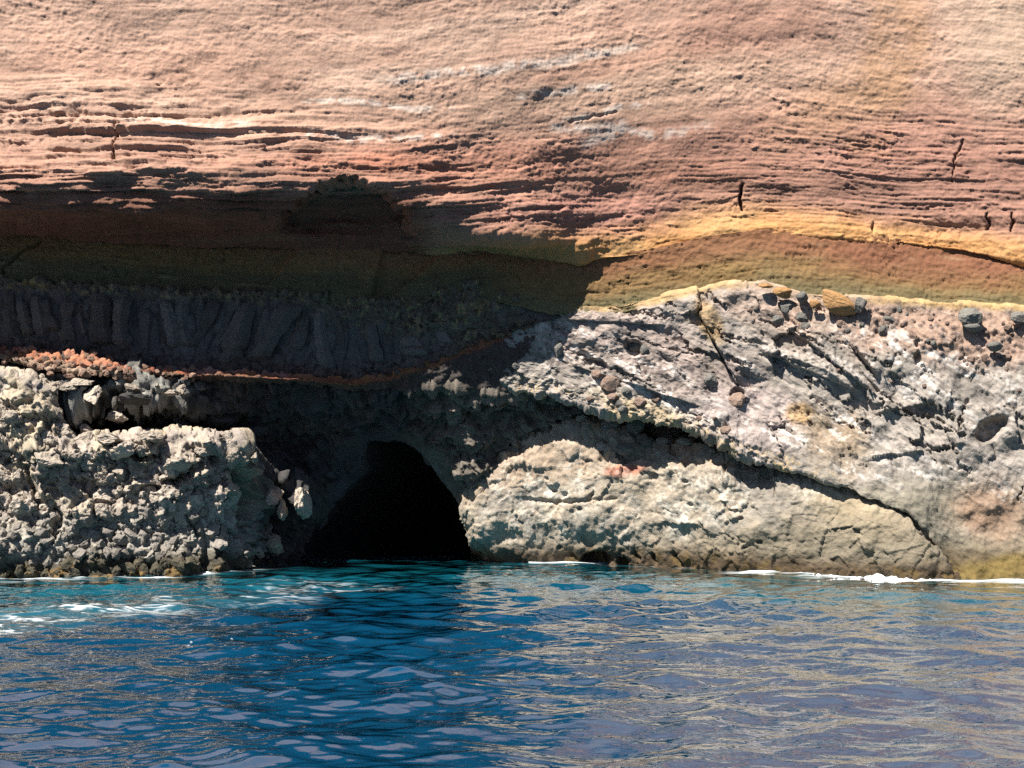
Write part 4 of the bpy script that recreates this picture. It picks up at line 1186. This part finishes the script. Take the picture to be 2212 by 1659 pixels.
def place(name, key, px, py, w, h, meshes, parent=None, origin=(0, 0, 0), sink=.25, depth=None, roll=0.0, jitter=.5, spin=True):
    """a rock w x h plan units across, seated in the surface seen at (px, py)"""
    p, n = surf(key, px, py)
    sc_ = p[1] / F
    rx, rz = w * sc_ / 2, h * sc_ / 2
    ry = depth if depth else min(rx, rz) * rnd.uniform(.8, 1.1)
    o = bpy.data.objects.new(name, rnd.choice(meshes))
    link(o, parent)
    c = Vector(p) + Vector(n) * (ry * (0.5 - sink) * 1.0)
    o.location = c - Vector(origin)
    rot = Matrix.Rotation(math.radians(roll), 3, 'Y') @ Matrix.Rotation(rnd.uniform(-jitter, jitter), 3, 'X')
    o.rotation_euler = rot.to_euler()
    o.scale = (rx, ry, rz)
    return o


def pull(o, dz, org=(0, 0, 0)):
    p = o.location + Vector(org); k = (p.y - dz) / p.y
    o.location = Vector((p.x * k, p.y - dz, CAMH + (p.z - CAMH) * k)) - Vector(org)


def scatter(x0, x1, y0, y1, n, rmin, test=None, tries=40):
    pts = []
    for _ in range(n * tries):
        if len(pts) >= n: break
        x, y = rnd.uniform(x0, x1), rnd.uniform(y0, y1)
        if test and not test(x, y): continue
        if all((x - a) ** 2 + (y - b) ** 2 > rmin * rmin for a, b in pts): pts.append((x, y))
    return pts


LO = tuple(LEFT_O)
# left mass: rounded blocks near the water, broken crags above
for x, y in scatter(-30, 560, 1112, 1246, 150, 21, lambda x, y: y < WL(x) - 3):
    s_ = rnd.uniform(24, 46)
    low = y > WL(x) - 32
    place('rock', 'left', x, y, s_ * rnd.uniform(.8, 1.15), s_ * rnd.uniform(.8, 1.2), R_LOW if low else R_WET, leftrock, LO, sink=.75, roll=rnd.uniform(-40, 40), depth=s_ / 2 / 75)
for x, y in scatter(-30, 530, 885, 1112, 130, 19, lambda x, y: y > B8(x) - 4):
    s_ = rnd.choice([16, 20, 24, 30, 38, 52])
    place('rock', 'left', x, y, s_ * rnd.uniform(.8, 1.2), s_ * rnd.uniform(.8, 1.3), R_LAVA, leftrock, LO, sink=.85, roll=rnd.uniform(-60, 60), depth=s_ / 2 / 75)
for x, y, w, h, rl in [(558, 1060, 30, 44, 5), (562, 1098, 22, 40, 8), (628, 1070, 36, 62, 6), (480, 1058, 26, 48, 0), (545, 1160, 40, 46, 12), (530, 1186, 30, 34, 0), (470, 1165, 22, 36, 20), (500, 965, 40, 44, 0), (520, 978, 26, 36, 10), (380, 990, 70, 34, -5), (445, 955, 44, 34, 0), (238, 955, 80, 34, 0), (110, 990, 90, 50, 4), (30, 905, 60, 44, 0), (190, 940, 44, 34, 0), (330, 945, 60, 30, 0), (510, 1215, 40, 26, 0)]:
    o = place('rock', 'left', x, y, w, h, R_LAVA, leftrock, LO, sink=.2, roll=rl, depth=max(w, h) / 2 / 75 * (1.7 if x > 535 else 1))
    if x > 535:
        pull(o, .08, LO); o.scale = o.scale * 1.25
# sunlit clumps under the seam, far left
for x, y, w, h, dz in [(95, 852, 48, 40, .55), (128, 862, 56, 34, .6), (160, 856, 44, 24, .5), (186, 852, 24, 16, .5), (366, 856, 30, 20, .75), (388, 850, 34, 26, .75), (341, 848, 14, 26, .7), (30, 888, 60, 40, .5), (70, 905, 44, 44, .5), (112, 912, 30, 40, .4), (10, 930, 40, 40, .4), (300, 862, 70, 30, .0), (470, 880, 80, 36, 0), (560, 900, 60, 40, 0), (100, 872, 60, 44, .5), (150, 876, 56, 36, .5), (205, 862, 60, 40, .5), (250, 874, 56, 34, .5), (180, 838, 50, 28, .5), (290, 846, 50, 30, .4)]:
    o = place('rock', 'recess', x, y, w, h, R_LAVA if dz else R_DARK, recess, sink=.3, depth=max(w, h) / 2 / 75 * 1.1)
    if dz: pull(o, .2)
# scoria rubble in the seam
for x, y in scatter(0, 420, 752, 836, 90, 9, lambda x, y: B3(x) - 8 < y < B4(x) + 16):
    s_ = rnd.uniform(9, 20)
    place('stone', 'seam', x, y, s_ * 1.2, s_ * .9, R_SCORIA, seam, sink=.3, roll=rnd.uniform(-30, 30))
# stones set in the rubble on the right
for x, y, w, h, ms in [(1922, 691, 38, 16, R_GREY), (1942, 668, 12, 20, R_GREY), (1908, 716, 26, 26, R_GREY), (1815, 702, 18, 13, R_BROWN), (2010, 692, 14, 14, R_BROWN), (1973, 732, 18, 22, R_BROWN), (2058, 732, 14, 20, R_BROWN), (2017, 745, 16, 18, R_GREY), (2098, 778, 20, 18, R_BROWN), (2176, 770, 24, 20, R_BROWN), (2128, 775, 18, 18, R_BROWN), (2175, 712, 20, 13, R_BROWN), (1860, 706, 14, 12, R_GREY), (1845, 703, 10, 9, R_GREY), (2075, 770, 12, 16, R_BROWN), (2045, 700, 10, 10, R_BROWN), (1960, 680, 10, 12, R_GREY),
                    (1592, 872, 40, 45, R_BROWN), (1535, 823, 36, 28, R_GREY), (1370, 748, 30, 22, R_GREY), (1392, 756, 22, 28, R_GREY), (1272, 780, 30, 34, R_GREY), (1320, 830, 44, 34, R_BROWN), (1290, 810, 26, 26, R_BROWN), (1355, 845, 24, 22, R_GREY), (1385, 868, 28, 22, R_BROWN), (1340, 872, 26, 18, R_GREY), (1420, 860, 24, 18, R_BROWN), (1205, 755, 26, 34, R_GREY), (1115, 790, 20, 16, R_GREY), (1250, 846, 22, 12, R_GREY), (1700, 665, 36, 26, R_GREY), (1730, 690, 30, 30, R_GREY), (1680, 690, 26, 20, R_GREY), (1740, 712, 26, 20, R_GREY), (1620, 672, 12, 10, R_BROWN), (1545, 646, 12, 8, R_BROWN)]:
    place('stone', 'right', x, y, w, h, ms, right, sink=.5, roll=rnd.uniform(-20, 20))
for x, y in scatter(1790, 2230, 672, 850, 44, 15, lambda x, y: y > B2(x) + 14 and (y < 790 or rnd.random() < .4)):
    s_ = rnd.choice([5, 6, 7, 8, 9, 11, 13])
    place('stone', 'right', x, y, s_ * 1.1, s_, R_GREY if rnd.random() < .45 else R_BROWN, right, sink=.5, roll=rnd.uniform(-40, 40))
for x, y in scatter(1120, 1600, 835, 950, 7, 30, lambda x, y: B5(x) - 46 < y < B5(x) - 2):
    s_ = rnd.choice([8, 10, 13, 17, 22])
    place('stone', 'right', x, y, s_ * 1.2, s_, R_BROWN if rnd.random() < .5 else R_GREY, right, sink=.2, roll=rnd.uniform(-30, 30))
# broken blocks along the top of the pale outcrop
OO = (3.5, 43.5, 0)
for x, y, w, h, ms in [(1090, 950, 60, 20, R_LAVA), (1140, 940, 44, 18, R_LAVA), (1250, 918, 34, 26, R_LAVA), (1318, 930, 40, 44, R_GREY), (1365, 935, 50, 46, R_GREY), (1400, 960, 40, 30, R_GREY), (1430, 955, 40, 26, R_LAVA), (1300, 965, 50, 36, R_LAVA), (1350, 975, 46, 30, R_GREY), (1480, 960, 46, 24, R_LAVA), (1200, 925, 30, 18, R_LAVA), (1170, 945, 24, 16, R_LAVA), (1540, 978, 22, 16, R_LAVA)]:
    place('rock', 'outcrop', x, y, w, h, ms, outcrop, OO, sink=.35, roll=rnd.uniform(-20, 20))


# ------------------------------------------------------------------ basalt columns
def basalt_columns():
    mt = plain_rock('column_basalt', C(116, 110, 105), .35, 9.0)
    x = -40.0
    while x < 1000:
        w = rnd.choice([22, 28, 34, 40, 48, 58])
        t = float(B2(x)) + rnd.uniform(12, 40); b = float(B3(x)) - rnd.uniform(10, 50)
        if 820 < x: t += 36
        lean = (-60 if 430 < x < 690 else 8) * rnd.uniform(.4, 1.2)
        if b - t < 26: x += w; continue
        ns = rnd.choice([5, 6, 7])
        ang = rnd.uniform(0, 6.28)
        p, n = surf('basalt', x, (t + b) / 2)
        Y = p[1] + rnd.uniform(-.12, .24)
        ns = rnd.choice([5, 6, 6, 7]); nr = 13
        verts = []; faces = []
        sq = [rnd.uniform(.82, 1.12) for _ in range(ns)]
        brk = [rnd.random() for _ in range(rnd.choice([1, 2, 2, 3]))]
        wv_ = rnd.uniform(4, 10); ph_ = rnd.uniform(0, 6.28)
        for i in range(nr):
            f = i / (nr - 1)
            rr = w / 2 / 68 * (.95 + .16 * math.sin(f * 5 + ph_)) * (1 - .22 * any(abs(f - q) < .035 for q in brk))
            endin = max(0, .14 - f, f - .86) / .14
            c = unproj(x + lean * (f - .5) + wv_ * math.sin(f * 3.4 + ph_), t + (b - t) * f, Y + .30 * endin ** 1.5)
            for k in range(ns):
                a = ang + 6.283 * k / ns
                q_ = rr * sq[k] * rnd.uniform(.97, 1.03)
                verts.append((c[0] + q_ * math.cos(a), c[1] + q_ * math.sin(a), c[2] + rnd.uniform(-.02, .02)))
        for i in range(nr - 1):
            for k in range(ns):
                faces.append((i * ns + k, i * ns + (k + 1) % ns, (i + 1) * ns + (k + 1) % ns, (i + 1) * ns + k))
        faces.append(tuple(range(ns))); faces.append(tuple((nr - 1) * ns + k for k in range(ns - 1, -1, -1)))
        me = bpy.data.meshes.new('basalt_column'); me.from_pydata(verts, [], faces); me.materials.append(mt)
        bm = bmesh.new(); bm.from_mesh(me); bmesh.ops.recalc_face_normals(bm, faces=bm.faces)
        bm.to_mesh(me); bm.free()
        link(bpy.data.objects.new('basalt_column', me), basalt)
        x += w * rnd.uniform(.8, 1.0)


basalt_columns()

# ------------------------------------------------------------------ boulders lying on the ledge
for x, y, w, h, rl, ms, lab in [
    (1655, 619, 36, 13, 4, R_TAN, 'small thin tan slab at the left tip of the slab pile on the ledge'),
    (1696, 613, 50, 22, 6, R_TAN, 'upper tan block of the slab pile on the ledge, lying on another block'),
    (1694, 635, 50, 24, 10, R_TAN, 'lower tan block of the slab pile, under the upper block on the ledge'),
    (1760, 622, 42, 30, -32, R_TAN, 'tan block tilted up to the right above the long leaning slab'),
    (1805, 655, 108, 40, 27, R_TAN, 'largest long tan slab leaning down to the right on the ledge'),
    (1733, 643, 30, 30, 0, R_GREY, 'grey-green boulder wedged between the tan slabs of the pile'),
    (1856, 662, 32, 32, 0, R_GREY, 'dark grey boulder at the lower right end of the long tan slab'),
    (1758, 659, 32, 17, 8, R_TAN, 'small tan cobble tucked under the upper end of the long slab'),
    (2095, 688, 52, 40, 0, R_GREY, 'biggest rounded dark grey boulder in the ochre rubble near the right edge'),
    (2103, 711, 48, 20, 4, R_GREY, 'flat grey stone directly beneath the biggest rounded grey boulder'),
    (2200, 687, 36, 28, 0, R_GREY, 'dark grey boulder cut by the right edge of the frame below the olive band'),
    (2148, 750, 40, 24, -6, R_GREY, 'oval grey boulder with a shadow beneath it in the pink rubble on the right'),
]:
    o = place('boulder', 'right', x, y, w, h, ms, sink=.15, roll=rl, jitter=.2, depth=max(.16, min(w, h) / 2 / 72 * 1.15))
    pull(o, .22)
    tag(o, lab, 'boulder', 'boulders on the ledge')

# ------------------------------------------------------------------ surf breaking along the right-hand rocks
def build_surf():
    m_, nt, b = new_mat('surf_foam')
    b.inputs['Base Color'].default_value = (.70, .76, .78, 1); b.inputs['Roughness'].default_value = .7
    b.inputs['Subsurface Weight'].default_value = 0.0
    nn = nt.nodes.new('ShaderNodeTexNoise'); nn.inputs['Scale'].default_value = 14; nn.inputs['Detail'].default_value = 5
    bp = nt.nodes.new('ShaderNodeBump'); bp.inputs['Strength'].default_value = .8; bp.inputs['Distance'].default_value = .05
    nt.links.new(nn.outputs[0], bp.inputs['Height']); nt.links.new(bp.outputs[0], b.inputs['Normal'])
    px = np.concatenate([np.arange(1440, 2240, 1.6)])
    sx, sy = to_sea(px, WL(px))
    k = 46
    t = np.linspace(0, 1, k)[:, None]
    X = sx[None] + 0 * t; Y = sy[None] + .35 - t * 1.25
    Q = np.stack([X, Y, 0 * X], -1).astype(f4)
    pres = np.interp(px, [1440, 1470, 1500, 1545, 1600, 1700, 1960, 2030, 2050, 2095, 2120, 2180, 2240], [.1, .35, .1, .5, .55, .9, 1, .7, -.2, -.2, .8, .7, .7])[None]
    n1 = fbm(Q, .9, 3, st=(.6, 1, 1), off=301); n2 = fbm(Q, .22, 3, .6, off=303)
    prof = np.sin(np.clip(t * 1.25, 0, 1) * math.pi) ** .7 * np.where(t < .8, 1, 0) - .12
    Z = .13 * (prof * pres * .7 + 1.4 * n1 * pres + .8 * n2) - .105 - .10 * (1 - np.clip(pres, 0, 1))
    Z[0] = Z[-1] = -.25; Z[:, 0] = Z[:, -1] = -.25
    o = grid_mesh('surf_foam', np.stack([X, Y, Z], -1), None, m_)
    tag(o, 'white surf breaking along the foot of the rocks on the right', 'foam', kind='stuff')


build_surf()
